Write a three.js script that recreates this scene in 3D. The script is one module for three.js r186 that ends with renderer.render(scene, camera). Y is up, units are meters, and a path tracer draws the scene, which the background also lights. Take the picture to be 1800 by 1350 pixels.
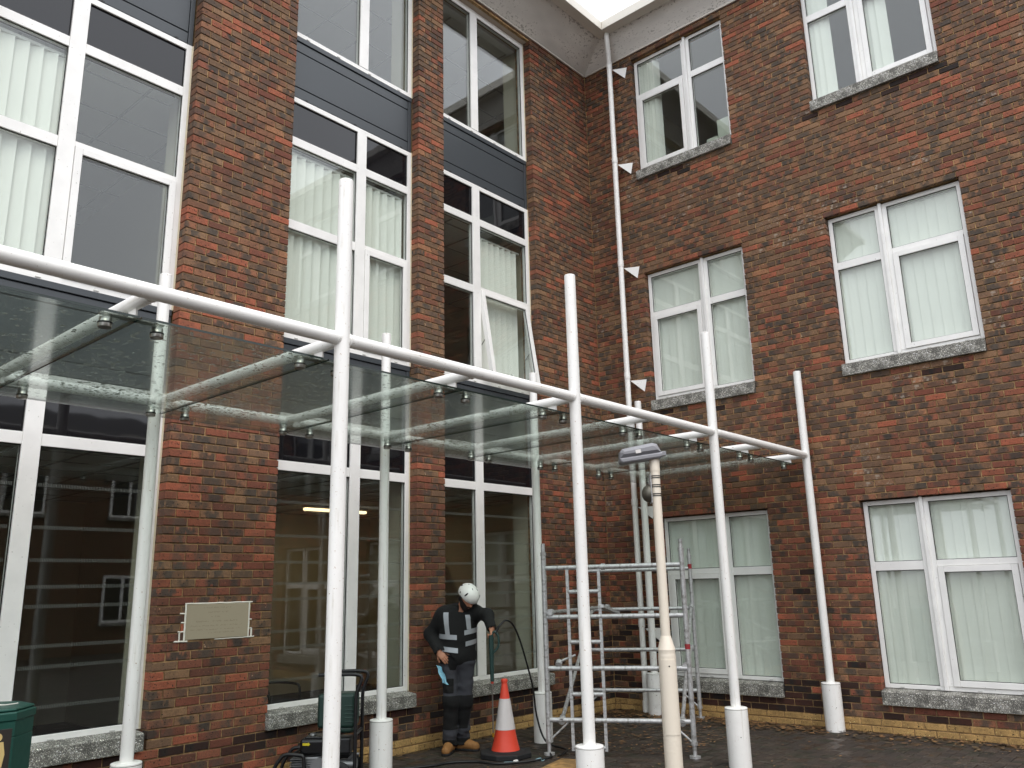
import * as THREE from 'three';
import { RoundedBoxGeometry } from 'three/addons/geometries/RoundedBoxGeometry.js';
import { mergeGeometries } from 'three/addons/utils/BufferGeometryUtils.js';

// ---------------------------------------------------------------- camera, sky, sun, exposure
const scene = new THREE.Scene();
const camera = new THREE.PerspectiveCamera(49.783, 4 / 3, 0.1, 400);
camera.position.set(-10.068, 1.664, 7.0565);
camera.rotation.order = 'YXZ';
camera.rotation.set(0.24104, -0.85091, -0.0240);
camera.updateMatrixWorld();
const renderer = new THREE.WebGLRenderer({ antialias: true });
renderer.toneMapping = THREE.LinearToneMapping;
renderer.toneMappingExposure = 2.55;
renderer.shadowMap.enabled = true;

function rng(seed) { let a = seed >>> 0; return () => { a = (a + 0x6D2B79F5) >>> 0; let t = a; t = Math.imul(t ^ (t >>> 15), t | 1); t ^= t + Math.imul(t ^ (t >>> 7), t | 61); return ((t ^ (t >>> 14)) >>> 0) / 4294967296; }; }
function h2(x, y, s) { let n = Math.imul(x, 374761393) + Math.imul(y, 668265263) + Math.imul(s, 1442695041); n = Math.imul(n ^ (n >>> 13), 1274126177); return ((n ^ (n >>> 16)) >>> 0) / 4294967296; }
function vn(x, y, s, px = 0, py = 0) {                       // value noise, optionally periodic
  const xi = Math.floor(x), yi = Math.floor(y), fx = x - xi, fy = y - yi, u = fx * fx * (3 - 2 * fx), v = fy * fy * (3 - 2 * fy);
  const w = (a, p) => p ? ((a % p) + p) % p : a;
  const a = h2(w(xi, px), w(yi, py), s), b = h2(w(xi + 1, px), w(yi, py), s), c = h2(w(xi, px), w(yi + 1, py), s), d = h2(w(xi + 1, px), w(yi + 1, py), s);
  return (a + (b - a) * u) * (1 - v) + (c + (d - c) * u) * v;
}
function fbm(x, y, s, o = 4, px = 0, py = 0) { let r = 0, a = 0.5, t = 0; for (let i = 0; i < o; i++) { r += a * vn(x, y, s + i * 17, px, py); t += a; x *= 2; y *= 2; px *= 2; py *= 2; a *= 0.5; } return r / t; }
const clamp = (v, a = 0, b = 1) => Math.min(b, Math.max(a, v));
const smooth = (a, b, x) => { const t = clamp((x - a) / (b - a)); return t * t * (3 - 2 * t); };

{ // overcast sky: a thick cloud layer, brighter overhead, faint broken tone
  const W = 512, H = 256, d = new Float32Array(W * H * 4);
  for (let j = 0; j < H; j++) for (let i = 0; i < W; i++) {
    const el = ((j + 0.5) / H - 0.5) * Math.PI, s = Math.max(0, Math.sin(el));
    const n = fbm(i / W * 12, j / H * 9, 5, 4, 12), k = (0.62 + 0.42 * s) * (0.93 + 0.14 * n), o = (j * W + i) * 4;
    if (el > 0) { d[o] = 0.965 * k; d[o + 1] = 0.995 * k; d[o + 2] = 1.06 * k; } else { d[o] = 0.16; d[o + 1] = 0.15; d[o + 2] = 0.14; }
    d[o + 3] = 1;
  }
  const t = new THREE.DataTexture(d, W, H, THREE.RGBAFormat, THREE.FloatType);
  t.mapping = THREE.EquirectangularReflectionMapping; t.magFilter = t.minFilter = THREE.LinearFilter; t.needsUpdate = true;
  scene.background = t; scene.environment = t;
}
const sun = new THREE.DirectionalLight(0xfff6ea, 0.5);
sun.position.set(-9, 26, 15); sun.target.position.set(-3, 2, 0);
sun.castShadow = true; sun.shadow.radius = 60; sun.shadow.mapSize.set(2048, 2048);
Object.assign(sun.shadow.camera, { left: -22, right: 22, top: 22, bottom: -22, near: 1, far: 80 });
scene.add(sun, sun.target);

// ---------------------------------------------------------------- helpers
const V = (x, y, z) => new THREE.Vector3(x, y, z);
const taken = {};
function numbered(n) { const k = taken[n] = (taken[n] ?? -1) + 1; return k ? `${n}_${String(k).padStart(3, '0')}` : n; }
function tag(o, label, category, group, kind) { o.userData.label = label; if (category) o.userData.category = category; if (group) o.userData.group = group; if (kind) o.userData.kind = kind; return o; }
function thing(name, label, category, pos = [0, 0, 0], turn = 0, group) { const g = new THREE.Group(); g.name = numbered(name); g.position.set(...pos); g.rotation.y = turn; scene.add(g); return tag(g, label, category, group); }
function part(name, geo, mat, parent) { const m = new THREE.Mesh(Array.isArray(geo) ? merge(geo) : geo, mat); m.name = name; m.castShadow = m.receiveShadow = true; parent.add(m); return m; }
function struct(name, geo, mat) { const m = part(numbered(name), geo, mat, scene); m.userData.kind = 'structure'; return m; }
function sub(name, parent) { const g = new THREE.Group(); g.name = name; parent.add(g); return g; }
function norm(g) { if (g.index) g = g.toNonIndexed(); for (const k of Object.keys(g.attributes)) if (!['position', 'normal', 'uv'].includes(k)) g.deleteAttribute(k); if (!g.attributes.uv) g.setAttribute('uv', new THREE.BufferAttribute(new Float32Array(g.attributes.position.count * 2), 2)); if (!g.attributes.normal) g.computeVertexNormals(); return g; }
function merge(list) { return list.length === 1 ? list[0] : mergeGeometries(list.map(norm)); }
function uvBox(g, s = 1) {                                    // uv in metres from each face's own direction
  g = norm(g); const p = g.attributes.position, n = g.attributes.normal, u = g.attributes.uv;
  for (let i = 0; i < p.count; i++) {
    const ax = Math.abs(n.getX(i)), ay = Math.abs(n.getY(i)), az = Math.abs(n.getZ(i));
    if (ax > ay && ax > az) u.setXY(i, p.getZ(i) * s, p.getY(i) * s); else if (ay > az) u.setXY(i, p.getX(i) * s, p.getZ(i) * s); else u.setXY(i, p.getX(i) * s, p.getY(i) * s);
  }
  return g;
}
function box(x0, x1, y0, y1, z0, z1) { return uvBox(new THREE.BoxGeometry(x1 - x0, y1 - y0, z1 - z0).translate((x0 + x1) / 2, (y0 + y1) / 2, (z0 + z1) / 2)); }
function rbox(x0, x1, y0, y1, z0, z1, r = 0.004, seg = 1) { return uvBox(new RoundedBoxGeometry(x1 - x0, y1 - y0, z1 - z0, seg, Math.min(r, (x1 - x0) / 2.1, (y1 - y0) / 2.1, (z1 - z0) / 2.1)).translate((x0 + x1) / 2, (y0 + y1) / 2, (z0 + z1) / 2)); }
function rod(a, b, r, seg = 14, r2 = r) { const d = b.clone().sub(a), g = new THREE.CylinderGeometry(r2, r, d.length(), seg); g.applyQuaternion(new THREE.Quaternion().setFromUnitVectors(V(0, 1, 0), d.clone().normalize())); { const u = g.attributes.uv; for (let i = 0; i < u.count; i++) u.setXY(i, u.getX(i) * 6.283 * r + a.x * 0.37, u.getY(i) * d.length() + a.z * 0.61); } return norm(g.translate((a.x + b.x) / 2, (a.y + b.y) / 2, (a.z + b.z) / 2)); }
function tube(pts, r, n = 40, seg = 10, tension = 0.5) { return norm(new THREE.TubeGeometry(new THREE.CatmullRomCurve3(pts, false, 'catmullrom', tension), n, r, seg, false)); }
function lathe(pr, seg = 28, ou = 0) { const g = new THREE.LatheGeometry(pr.map(([r, y]) => new THREE.Vector2(r, y)), seg), p = g.attributes.position, u = g.attributes.uv, R = Math.max(...pr.map(q => q[0])); for (let i = 0; i < p.count; i++) u.setXY(i, u.getX(i) * 6.283 * R + ou, p.getY(i)); return norm(g); }
function prism(pts, depth, bevel = 0) { const s = new THREE.Shape(pts.map(([x, y]) => new THREE.Vector2(x, y))); return norm(new THREE.ExtrudeGeometry(s, bevel ? { depth: depth - 2 * bevel, bevelEnabled: true, bevelSize: bevel, bevelThickness: bevel, bevelSegments: 1, bevelOffset: -bevel } : { depth, bevelEnabled: false }).translate(0, 0, bevel)); }
function quads(list) { const p = []; for (const [a, b, c, d] of list) for (const q of [a, b, c, a, c, d]) p.push(q[0], q[1], q[2]); const g = new THREE.BufferGeometry(); g.setAttribute('position', new THREE.Float32BufferAttribute(p, 3)); g.computeVertexNormals(); return uvBox(g); }

// ---------------------------------------------------------------- textures
function dataTex(w, h, f, srgb = true, rep = true) {
  const d = new Uint8Array(w * h * 4);
  for (let j = 0; j < h; j++) for (let i = 0; i < w; i++) { const c = f(i, j), o = (j * w + i) * 4; d[o] = clamp(c[0], 0, 255); d[o + 1] = clamp(c[1], 0, 255); d[o + 2] = clamp(c[2], 0, 255); d[o + 3] = 255; }
  const t = new THREE.DataTexture(d, w, h, THREE.RGBAFormat); t.magFilter = t.minFilter = THREE.LinearFilter; if (rep) t.wrapS = t.wrapT = THREE.RepeatWrapping; if (srgb) t.colorSpace = THREE.SRGBColorSpace; t.needsUpdate = true; return t;
}
const CW = 128, CH = 40, AC = 12, AR = 20;                     // brick atlas: 12 x 20 faces; last rows: wet/soot-stained and yellow plinth bricks
const EFF0 = 14, STAIN0 = 15, YEL0 = 18;
const brown = [[128, 90, 64], [122, 90, 66], [118, 90, 66], [130, 86, 62], [126, 96, 70], [108, 82, 62], [116, 88, 66], [138, 96, 68], [120, 82, 60]], red = [[126, 76, 56], [116, 68, 51], [136, 78, 56], [108, 66, 50], [122, 72, 54], [104, 70, 54], [130, 82, 60], [112, 64, 48]], tones = [...brown, ...red];
const brickH = new Uint8Array(CW * AC * CH * AR);
const brickTex = (() => {
  const R = rng(77), cells = [];
  for (let r = 0; r < AR; r++) for (let c = 0; c < AC; c++) {
    const lum = 0.88 + 0.22 * R(); const set = r < 7 || r === EFF0 ? brown : red; let t = set[Math.floor(R() * set.length)].map(v => v * lum), flash = R() < 0.7 ? 0.45 + 0.55 * R() : 0.15 * R(), dl = R(), dk = [62 + 16 * dl, 54 + 14 * dl, 47 + 12 * dl];
    if (R() < 0.08) { const q = R(); t = [148 + 14 * q, 84 + 6 * q, 60 + 5 * q]; flash *= 0.3; }
    if (r >= STAIN0 && r < YEL0) { t = t.map((v, i) => v * [0.43, 0.41, 0.41][i]); dk = [30, 27, 25]; }
    if (r >= YEL0) { { const q = R(); t = [164 + 22 * q, 132 + 18 * q, 82 + 12 * q]; }; flash = 0.35 * R(); dk = [96, 74, 46]; }
    cells.push({ t, flash, dk, s: Math.floor(R() * 1e6), fx: 0.2 + 0.6 * R(), fw: 0.25 + 0.4 * R(), pits: 5 + Math.floor(R() * 12) });
  }
  for (const c of cells) { c.p = []; const q = rng(c.s); for (let i = 0; i < c.pits; i++) c.p.push([q(), q(), 0.010 + 0.022 * q() * q(), q() < 0.10 && c.s % 5 === 0]); }
  return dataTex(CW * AC, CH * AR, (i, j) => {
    const ci = Math.floor(i / CW), cj = Math.floor(j / CH), c = cells[cj * AC + ci], x = (i % CW) / CW, y = (j % CH) / CH;
    const n = fbm(x * 5, y * 1.8, c.s, 4), f2 = fbm(x * 34, y * 11, c.s + 9, 3), streak = fbm(x * 9, y * 1.2, c.s + 40, 2);
    let m = c.flash * smooth(c.fw, c.fw * 0.35, Math.abs(x - c.fx) + 0.35 * (n - 0.5)) * smooth(0.25, 0.65, streak + 0.15);
    m = clamp(m + 0.28 * smooth(0.60, 0.78, n) * (c.flash > 0.3 ? 1 : 0.4));
    let k = 0.80 + 0.40 * f2, hgt = 0.55 + 0.45 * f2;
    let col = [0, 1, 2].map(q => (c.t[q] * (1 - m) + c.dk[q] * m) * k * (0.9 + 0.2 * n));
    for (const [px, py, pr, lime] of c.p) { const d = Math.hypot(x - px, (y - py) * 0.31) / pr; if (d < 1) { const a = lime ? 1.7 : 0.34; col = col.map(v => v * a + (lime ? 25 : 0)); hgt *= lime ? 1 : 0.1; } }
    if (cj === EFF0) { const w = 0.6 * smooth(0.58, 0.76, fbm(x * 8, y * 3, c.s + 77, 4)); col = col.map((v, q) => v * (1 - w) + [176, 168, 156][q] * w); }   // lime bloom
    const ed = Math.min(x, 1 - x) * 3.2, e = Math.min(ed, Math.min(y, 1 - y)); hgt *= smooth(0, 0.10, e + 0.06 * (f2 - 0.5));
    if (e < 0.07) { const b = (1 - e / 0.07) * smooth(0.45, 0.7, fbm(x * 20, y * 7, c.s + 3, 2)) * 0.5; col = [0, 1, 2].map(q => col[q] * (1 - b) + [156, 126, 90][q] * b * (cj >= STAIN0 && cj < YEL0 ? 0.5 : 1)); }  // mortar smeared over the arris
    brickH[j * CW * AC + i] = clamp(hgt) * 255;
    return col;
  }, true, false);
})();
const brickBump = dataTex(CW * AC, CH * AR, (i, j) => { const v = brickH[j * CW * AC + i]; return [v, v, v]; }, false, false);
const mortarTex = dataTex(512, 512, (i, j) => { const n = fbm(i / 512 * 24, j / 512 * 24, 3, 4, 24, 24), f = h2(i, j, 8), l = fbm(i / 512 * 5, j / 512 * 5, 21, 3, 5, 5), k = (0.62 + 0.5 * n + 0.18 * (f - 0.5)) * (0.72 + 0.5 * l); return [188 * k, 154 * k, 108 * k]; });
const mortarBump = dataTex(256, 256, (i, j) => { const v = 255 * (0.6 * fbm(i / 256 * 40, j / 256 * 40, 31, 3, 40, 40) + 0.4 * h2(i, j, 2)); return [v, v, v]; }, false);
const pebbles = (() => { const R = rng(5), N = 512, h = new Float32Array(N * N), c = new Float32Array(N * N); for (let k = 0; k < 4200; k++) { const x = R() * N, y = R() * N, r = 2.2 + 4.2 * R() * R(), t = R() < 0.24 ? 0.62 + 0.3 * R() : 0.13 + 0.30 * R(); for (let j = -8; j <= 8; j++) for (let i = -8; i <= 8; i++) { const d = Math.hypot(i, j * 1.15) / r; if (d < 1) { const o = ((Math.floor(y) + j + N) % N) * N + (Math.floor(x) + i + N) % N, z = Math.sqrt(1 - d * d); if (z > h[o]) { h[o] = z; c[o] = t; } } } } return { h, c }; })();
const sillTex = dataTex(512, 512, (i, j) => { const o = j * 512 + i, n = fbm(i / 512 * 6, j / 512 * 6, 4, 3, 6, 6), v = (pebbles.h[o] > 0.12 ? 104 + 200 * pebbles.c[o] : 112) * (0.62 + 0.62 * n); return [v, v * 0.985, v * 0.93]; });
const sillBump = dataTex(512, 512, (i, j) => { const v = pebbles.h[j * 512 + i] * 255; return [v, v, v]; }, false);
const soffitTex = dataTex(1024, 512, (i, j) => { // v runs from the wall (0) to the gutter (1): mould blotches with ragged outline along the gutter joint
  const y = j / 512, n = fbm(i / 1024 * 150, y * 36, 6, 4, 150), b = fbm(i / 1024 * 8, y * 3, 9, 3, 8), mould = 0.55 * smooth(0.60, 0.84, n + 0.20 * smooth(0.80, 1, y) + 0.55 * (b - 0.62)), k = 0.90 + 0.16 * b;
  return [228 * k - 110 * mould, 225 * k - 111 * mould, 219 * k - 113 * mould]; });
const dirtTex = dataTex(512, 512, (i, j) => { const n = fbm(i / 512 * 8, j / 512 * 8, 11, 4, 8, 8), f = fbm(i / 512 * 60, j / 512 * 60, 12, 2, 60, 60), s = smooth(0.86, 0.92, f) * 45, k = 0.955 + 0.06 * n; return [241 * k - s, 240 * k - s, 236 * k - s * 1.1]; });
const paintTex = dataTex(1024, 1024, (i, j) => { // white gloss over steel: faint rain runs, specks of grime, a few rust chips
  const x = i / 1024, y = j / 1024, n = fbm(x * 6, y * 6, 15, 4, 6, 6), run = smooth(0.62, 0.86, fbm(x * 60, y * 2.0, 16, 3, 60, 2)) * smooth(0.35, 0.7, n), f = fbm(x * 170, y * 170, 17, 2, 170, 170), sp = 0.6 * smooth(0.91, 0.95, f), ch = 0.7 * smooth(0.83, 0.86, fbm(x * 90, y * 90, 18, 3, 90, 90)), k = 0.965 + 0.05 * n;
  return [242 * k - 30 * run - 90 * sp - 88 * ch, 241 * k - 33 * run - 96 * sp - 118 * ch, 237 * k - 38 * run - 100 * sp - 140 * ch]; });
const noiseBump = dataTex(256, 256, (i, j) => { const v = 255 * fbm(i / 256 * 8, j / 256 * 8, 71, 5, 8, 8); return [v, v, v]; }, false);
const fabricBump = dataTex(256, 256, (i, j) => { const v = 255 * (0.5 + 0.22 * Math.sin(i * 0.785) * Math.sin(j * 0.785) + 0.5 * (fbm(i / 256 * 10, j / 256 * 10, 81, 3, 10, 10) - 0.5)); return [v, v, v]; }, false);
const rippleBump = dataTex(256, 256, (i, j) => { const v = 255 * (0.7 * fbm(i / 256 * 3, j / 256 * 3, 91, 2, 3, 3) + 0.3 * vn(i / 256 * 5, j / 256 * 5, 93, 5, 5)); return [v, v, v]; }, false);
const paverTex = dataTex(1024, 1024, (i, j) => { const n = fbm(i / 1024 * 10, j / 1024 * 10, 51, 5, 10, 10), f = h2(i, j, 6), m = fbm(i / 1024 * 4, j / 1024 * 4, 57, 4, 4, 4), moss = smooth(0.58, 0.75, m), k = 0.55 + 0.75 * n + 0.22 * (f - 0.5); return [(57 * (1 - moss) + 44 * moss) * k, (47 * (1 - moss) + 42 * moss) * k, (39 * (1 - moss) + 27 * moss) * k]; });
const paverRough = dataTex(512, 512, (i, j) => { const m = fbm(i / 512 * 5, j / 512 * 5, 62, 4, 5, 5), v = 255 * (0.40 + 0.45 * smooth(0.34, 0.50, m)); return [v, v, v]; }, false);
const steelTex = dataTex(256, 256, (i, j) => { const n = fbm(i / 256 * 20, j / 256 * 20, 33, 4, 20, 20), s = smooth(0.62, 0.74, fbm(i / 256 * 9, j / 256 * 9, 36, 4, 9, 9)), k = 0.86 + 0.22 * n; return [196 * k - 30 * s, 196 * k - 31 * s, 196 * k - 34 * s]; });

const S = (o) => new THREE.MeshStandardMaterial(o), P = (o) => new THREE.MeshPhysicalMaterial(o);
const rep = (t, x, y = x) => { const c = t.clone(); c.repeat.set(x, y); c.needsUpdate = true; return c; };
const M = {
  brick: S({ map: brickTex, bumpMap: brickBump, bumpScale: 0.0025, roughness: 0.88 }),
  mortar: S({ map: rep(mortarTex, 1.6), bumpMap: rep(mortarBump, 4), bumpScale: 0.003, roughness: 0.95 }),
  upvc: P({ map: rep(dirtTex, 0.9), roughness: 0.32, bumpMap: rep(noiseBump, 2), bumpScale: 0.0003 }),
  paint: P({ map: rep(paintTex, 0.8), roughness: 0.32, bumpMap: rep(noiseBump, 3), bumpScale: 0.0005 }),
  mastic: S({ color: 0xd9cfb4, roughness: 0.8 }), gasket: S({ color: 0x141414, roughness: 0.6 }),
  glass: P({ color: 0xf7faf8, transmission: 1, thickness: 0, roughness: 0.0, ior: 1.58, bumpMap: rep(rippleBump, 0.8), bumpScale: 0.0006 }),
  spandrel: P({ color: 0x141417, roughness: 0.03, ior: 1.5, bumpMap: rep(rippleBump, 1.3), bumpScale: 0.0012 }),
  panel: P({ color: 0x3b4044, roughness: 0.42, bumpMap: rep(noiseBump, 1.2), bumpScale: 0.0006 }),
  sill: S({ map: rep(sillTex, 2.2), bumpMap: rep(sillBump, 2.2), bumpScale: 0.003, roughness: 0.9 }),
  soffit: S({ map: soffitTex, roughness: 0.7 }), fascia: S({ map: rep(dirtTex, 0.5), color: 0xe6e2da, roughness: 0.55 }),
  roof: S({ color: 0x4a4844, roughness: 0.9 }),
  inWall: S({ color: 0xc9c3ae, roughness: 0.9 }), inDark: S({ color: 0x5c564c, roughness: 0.9 }), ceiling: S({ color: 0xc8c8c4, roughness: 0.9 }), carpet: S({ color: 0x3a3b40, roughness: 1 }), tbar: S({ color: 0x8d8d8a, roughness: 0.6 }),
  slat: P({ color: 0xf8f7f0, roughness: 0.9, transmission: 0.08, thickness: 0, side: THREE.DoubleSide }), rail: S({ color: 0xc9c9c4, roughness: 0.5 }),
  canopyGlass: P({ color: 0xe8efeb, transmission: 1, thickness: 0, roughness: 0.11, ior: 1.5 }), glassEdge: P({ color: 0x24342e, roughness: 0.15 }),
  water: P({ color: 0xffffff, transmission: 1, thickness: 0.004, roughness: 0, ior: 1.33 }),
  steel: S({ map: rep(steelTex, 3), metalness: 0.45, roughness: 0.42 }), stainless: S({ color: 0x9b9a94, metalness: 0.95, roughness: 0.3 }),
  black: S({ color: 0x121314, roughness: 0.5 }), rubber: S({ color: 0x17181a, roughness: 0.75, bumpMap: rep(noiseBump, 5), bumpScale: 0.002 }),
  cream: P({ color: 0xe6dccb, roughness: 0.4, bumpMap: rep(noiseBump, 3), bumpScale: 0.0006 }),
  grey: P({ color: 0x87878b, roughness: 0.5, bumpMap: rep(noiseBump, 4), bumpScale: 0.0008 }),
};
// ---------------------------------------------------------------- brickwork
const G = 0.0754, Y0 = 0.15, JT = 0.010, BL = 0.215, BP = 0.225, REC = 0.0105;
const yc = (n) => Y0 + n * G;
function brickGeo(w, h, d, cell, from, ch = 0.0035) {         // front at z = 0, body behind it; arrises chamfered
  const X = w / 2, Y = h / 2, cx = cell % AC, cy = Math.floor(cell / AC), P_ = [], U = [];
  const cu = (x) => (cx + clamp(0.02 + 0.96 * (from + (x + X) / BL), 0.01, 0.99)) / AC, cv = (y) => (cy + clamp(0.04 + 0.92 * (y + Y) / h, 0.03, 0.97)) / AR;
  const F = (a, b, c, e) => { for (const q of [a, b, c, a, c, e]) { P_.push(q[0], q[1], q[2]); const s = -q[2]; let x = q[0], y = q[1]; if (s > ch + 1e-6) { if (a.k === 'x') x = Math.sign(x) * (X - s * 0.9); if (a.k === 'y') y = Math.sign(y) * (Y - Math.min(s * 0.8, h * 0.8)); } U.push(cu(clamp(x, -X, X)), cv(clamp(y, -Y, Y))); } };
  const x = X - ch, y = Y - ch, f = [[-x, -y, 0], [x, -y, 0], [x, y, 0], [-x, y, 0]], m = [[-X, -Y, -ch], [X, -Y, -ch], [X, Y, -ch], [-X, Y, -ch]], b = [[-X, -Y, -d], [X, -Y, -d], [X, Y, -d], [-X, Y, -d]];
  F(f[0], f[1], f[2], f[3]);
  for (let i = 0; i < 4; i++) { const j = (i + 1) % 4; F(m[i], m[j], f[j], f[i]); const a = b[i].slice(); a.k = i % 2 ? 'x' : 'y'; F(a, b[j], m[j], m[i]); }
  const g = new THREE.BufferGeometry(); g.setAttribute('position', new THREE.Float32BufferAttribute(P_, 3)); g.setAttribute('uv', new THREE.Float32BufferAttribute(U, 2)); g.computeVertexNormals(); return g;
}
const brickCache = {};
function brickOf(b) { const k = `${Math.round(b.w * 500)}|${Math.round(b.h * 500)}|${b.d}|${b.cell}|${Math.round(b.from * 50)}`; return brickCache[k] ??= brickGeo(b.w, b.h, b.d, b.cell, b.from); }
const frustum = (p) => { const q = p.clone().project(camera); return q.z < 1 && Math.abs(q.x) < 1.0 && Math.abs(q.y) < 1.0; };
function layBricks(wing, list, name, restName, most = 300, mat = M.brick) { // the largest in the picture one by one, the others joined
  wing.updateMatrixWorld(true);
  const n = V(0, 0, 1).transformDirection(wing.matrixWorld);
  for (const b of list) { const p = V(b.u, b.y, 0).applyMatrix4(wing.matrixWorld), v = camera.position.clone().sub(p); b.size = frustum(p) ? b.w * b.h * n.dot(v) / v.length() ** 3 : 0; }
  list.sort((a, b) => b.size - a.size);
  const pos = [], uv = [], nor = [], m4 = new THREE.Matrix4(), q = new THREE.Quaternion(), e = new THREE.Euler(), v = V(0, 0, 0), one = V(1, 1, 1);
  list.forEach((b, i) => {
    const g = brickOf(b); e.set(b.rx, b.ry, b.rz); q.setFromEuler(e);
    if (i < most && b.size > 0) { const o = part(name, g, mat, wing); o.position.set(b.u, b.y, b.out); o.quaternion.copy(q); return; }
    m4.compose(V(b.u, b.y, b.out), q, one); const p = g.attributes.position, t = g.attributes.uv, nn = g.attributes.normal;
    for (let k = 0; k < p.count; k++) { v.fromBufferAttribute(p, k).applyMatrix4(m4); pos.push(v.x, v.y, v.z); uv.push(t.getX(k), t.getY(k)); v.fromBufferAttribute(nn, k).applyQuaternion(q); nor.push(v.x, v.y, v.z); }
  });
  const g = new THREE.BufferGeometry(); g.setAttribute('position', new THREE.Float32BufferAttribute(pos, 3)); g.setAttribute('normal', new THREE.Float32BufferAttribute(nor, 3)); g.setAttribute('uv', new THREE.Float32BufferAttribute(uv, 2));
  part(restName, g, mat, wing).userData.kind = 'stuff';
}
function courseBricks(list, R, j, y0, h, s, e, anchor, pick, edge = true) {
  const off = anchor + (((j % 2) + 2) % 2 ? BP / 2 : 0); let k = Math.floor((s - off) / BP) - 1, row = [];
  for (; off + k * BP < e; k++) { let a = off + k * BP, b = a + BL, from = 0; if (a < s) { from = Math.min(0.99, (s - a) / BL); a = s; } b = Math.min(b, e); if (b - a < 0.001) continue; row.push([a, b, from]); }
  for (let i = 0; i < row.length; i++) if (row[i][1] - row[i][0] < 0.05) { if (i > 0) { row[i - 1][1] = row[i][1]; row.splice(i--, 1); } else if (row.length > 1) { row[1][0] = row[0][0]; row[1][2] = 0; row.splice(0, 1); i--; } }
  row.forEach(([a, b, from], i) => {
    const end = edge && (i === 0 || i === row.length - 1), t = 0.003 * R();
    list.push({ u: (a + b) / 2 + (end ? 0 : 0.002 * (R() - 0.5)), y: y0 + (G - JT) / 2 + 0.0018 * (R() - 0.5), w: b - a - (end ? 0 : t), h: h - 0.0025 * R(), d: end ? 0.126 : 0.05, cell: pick((a + b) / 2, y0, R), from: from > 0.3 ? 0.5 : 0, out: 0.0025 * (R() - 0.5), rx: 0.012 * (R() - 0.5), ry: 0.008 * (R() - 0.5), rz: 0.006 * (R() - 0.5) });
  });
}
const cellNormal = (R, y = 5, u = 0) => { const red = R() < 0.28 + 0.42 * smooth(4.5, 1.5, y), e = u > 0 && y > 2 && fbm(u * 1.3 + 7, y * 1.3, 67, 3) > 0.64 && R() < 0.45; return (e ? EFF0 : (red ? 7 : 0) + Math.floor(R() * 7)) * AC + Math.floor(R() * AC); }, cellStain = (R) => (STAIN0 + Math.floor(R() * (YEL0 - STAIN0))) * AC + Math.floor(R() * AC), cellYellow = (R) => (YEL0 + Math.floor(R() * (AR - YEL0))) * AC + Math.floor(R() * AC);

// ---------------------------------------------------------------- window builder (u along the wall, y up, w out of the wall)
function pane(parent, name, u0, u1, y0, y1, w, mat) { return part(name, box(u0, u1, y0, y1, w - 0.02, w), mat, parent); }
function gasketBars(u0, u1, y0, y1, w) { const t = 0.007; return [box(u0, u1, y1 - t, y1, w - 0.004, w + 0.004), box(u0, u1, y0, y0 + t, w - 0.004, w + 0.004), box(u0, u0 + t, y0 + t, y1 - t, w - 0.004, w + 0.004), box(u1 - t, u1, y0 + t, y1 - t, w - 0.004, w + 0.004)]; }
function sashUnit(parent, u0, u1, y0, y1, w, mat, open = 0, extras) {
  const t = 0.064, s = sub('sash', parent); s.position.set((u0 + u1) / 2, y1, w); s.rotation.x = -open;
  const U = (u1 - u0) / 2, H = y1 - y0, f = 0.016, b = -0.05;
  part('sash_frame', [rbox(-U, -U + t, -H, 0, b, f), rbox(U - t, U, -H, 0, b, f), rbox(-U + t, U - t, -t, -0.0005, b, f - 0.0008), rbox(-U + t, U - t, -H + 0.0005, -H + t, b, f - 0.0008)], M.upvc, s);
  pane(s, 'pane', -U + t - 0.004, U - t + 0.004, -H + t - 0.004, -t + 0.004, -0.012, mat);
  part('gasket', gasketBars(-U + t - 0.001, U - t + 0.001, -H + t - 0.001, -t + 0.001, -0.006), M.gasket, s);
  if (extras) extras(s, U, H);
  return s;
}
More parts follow.
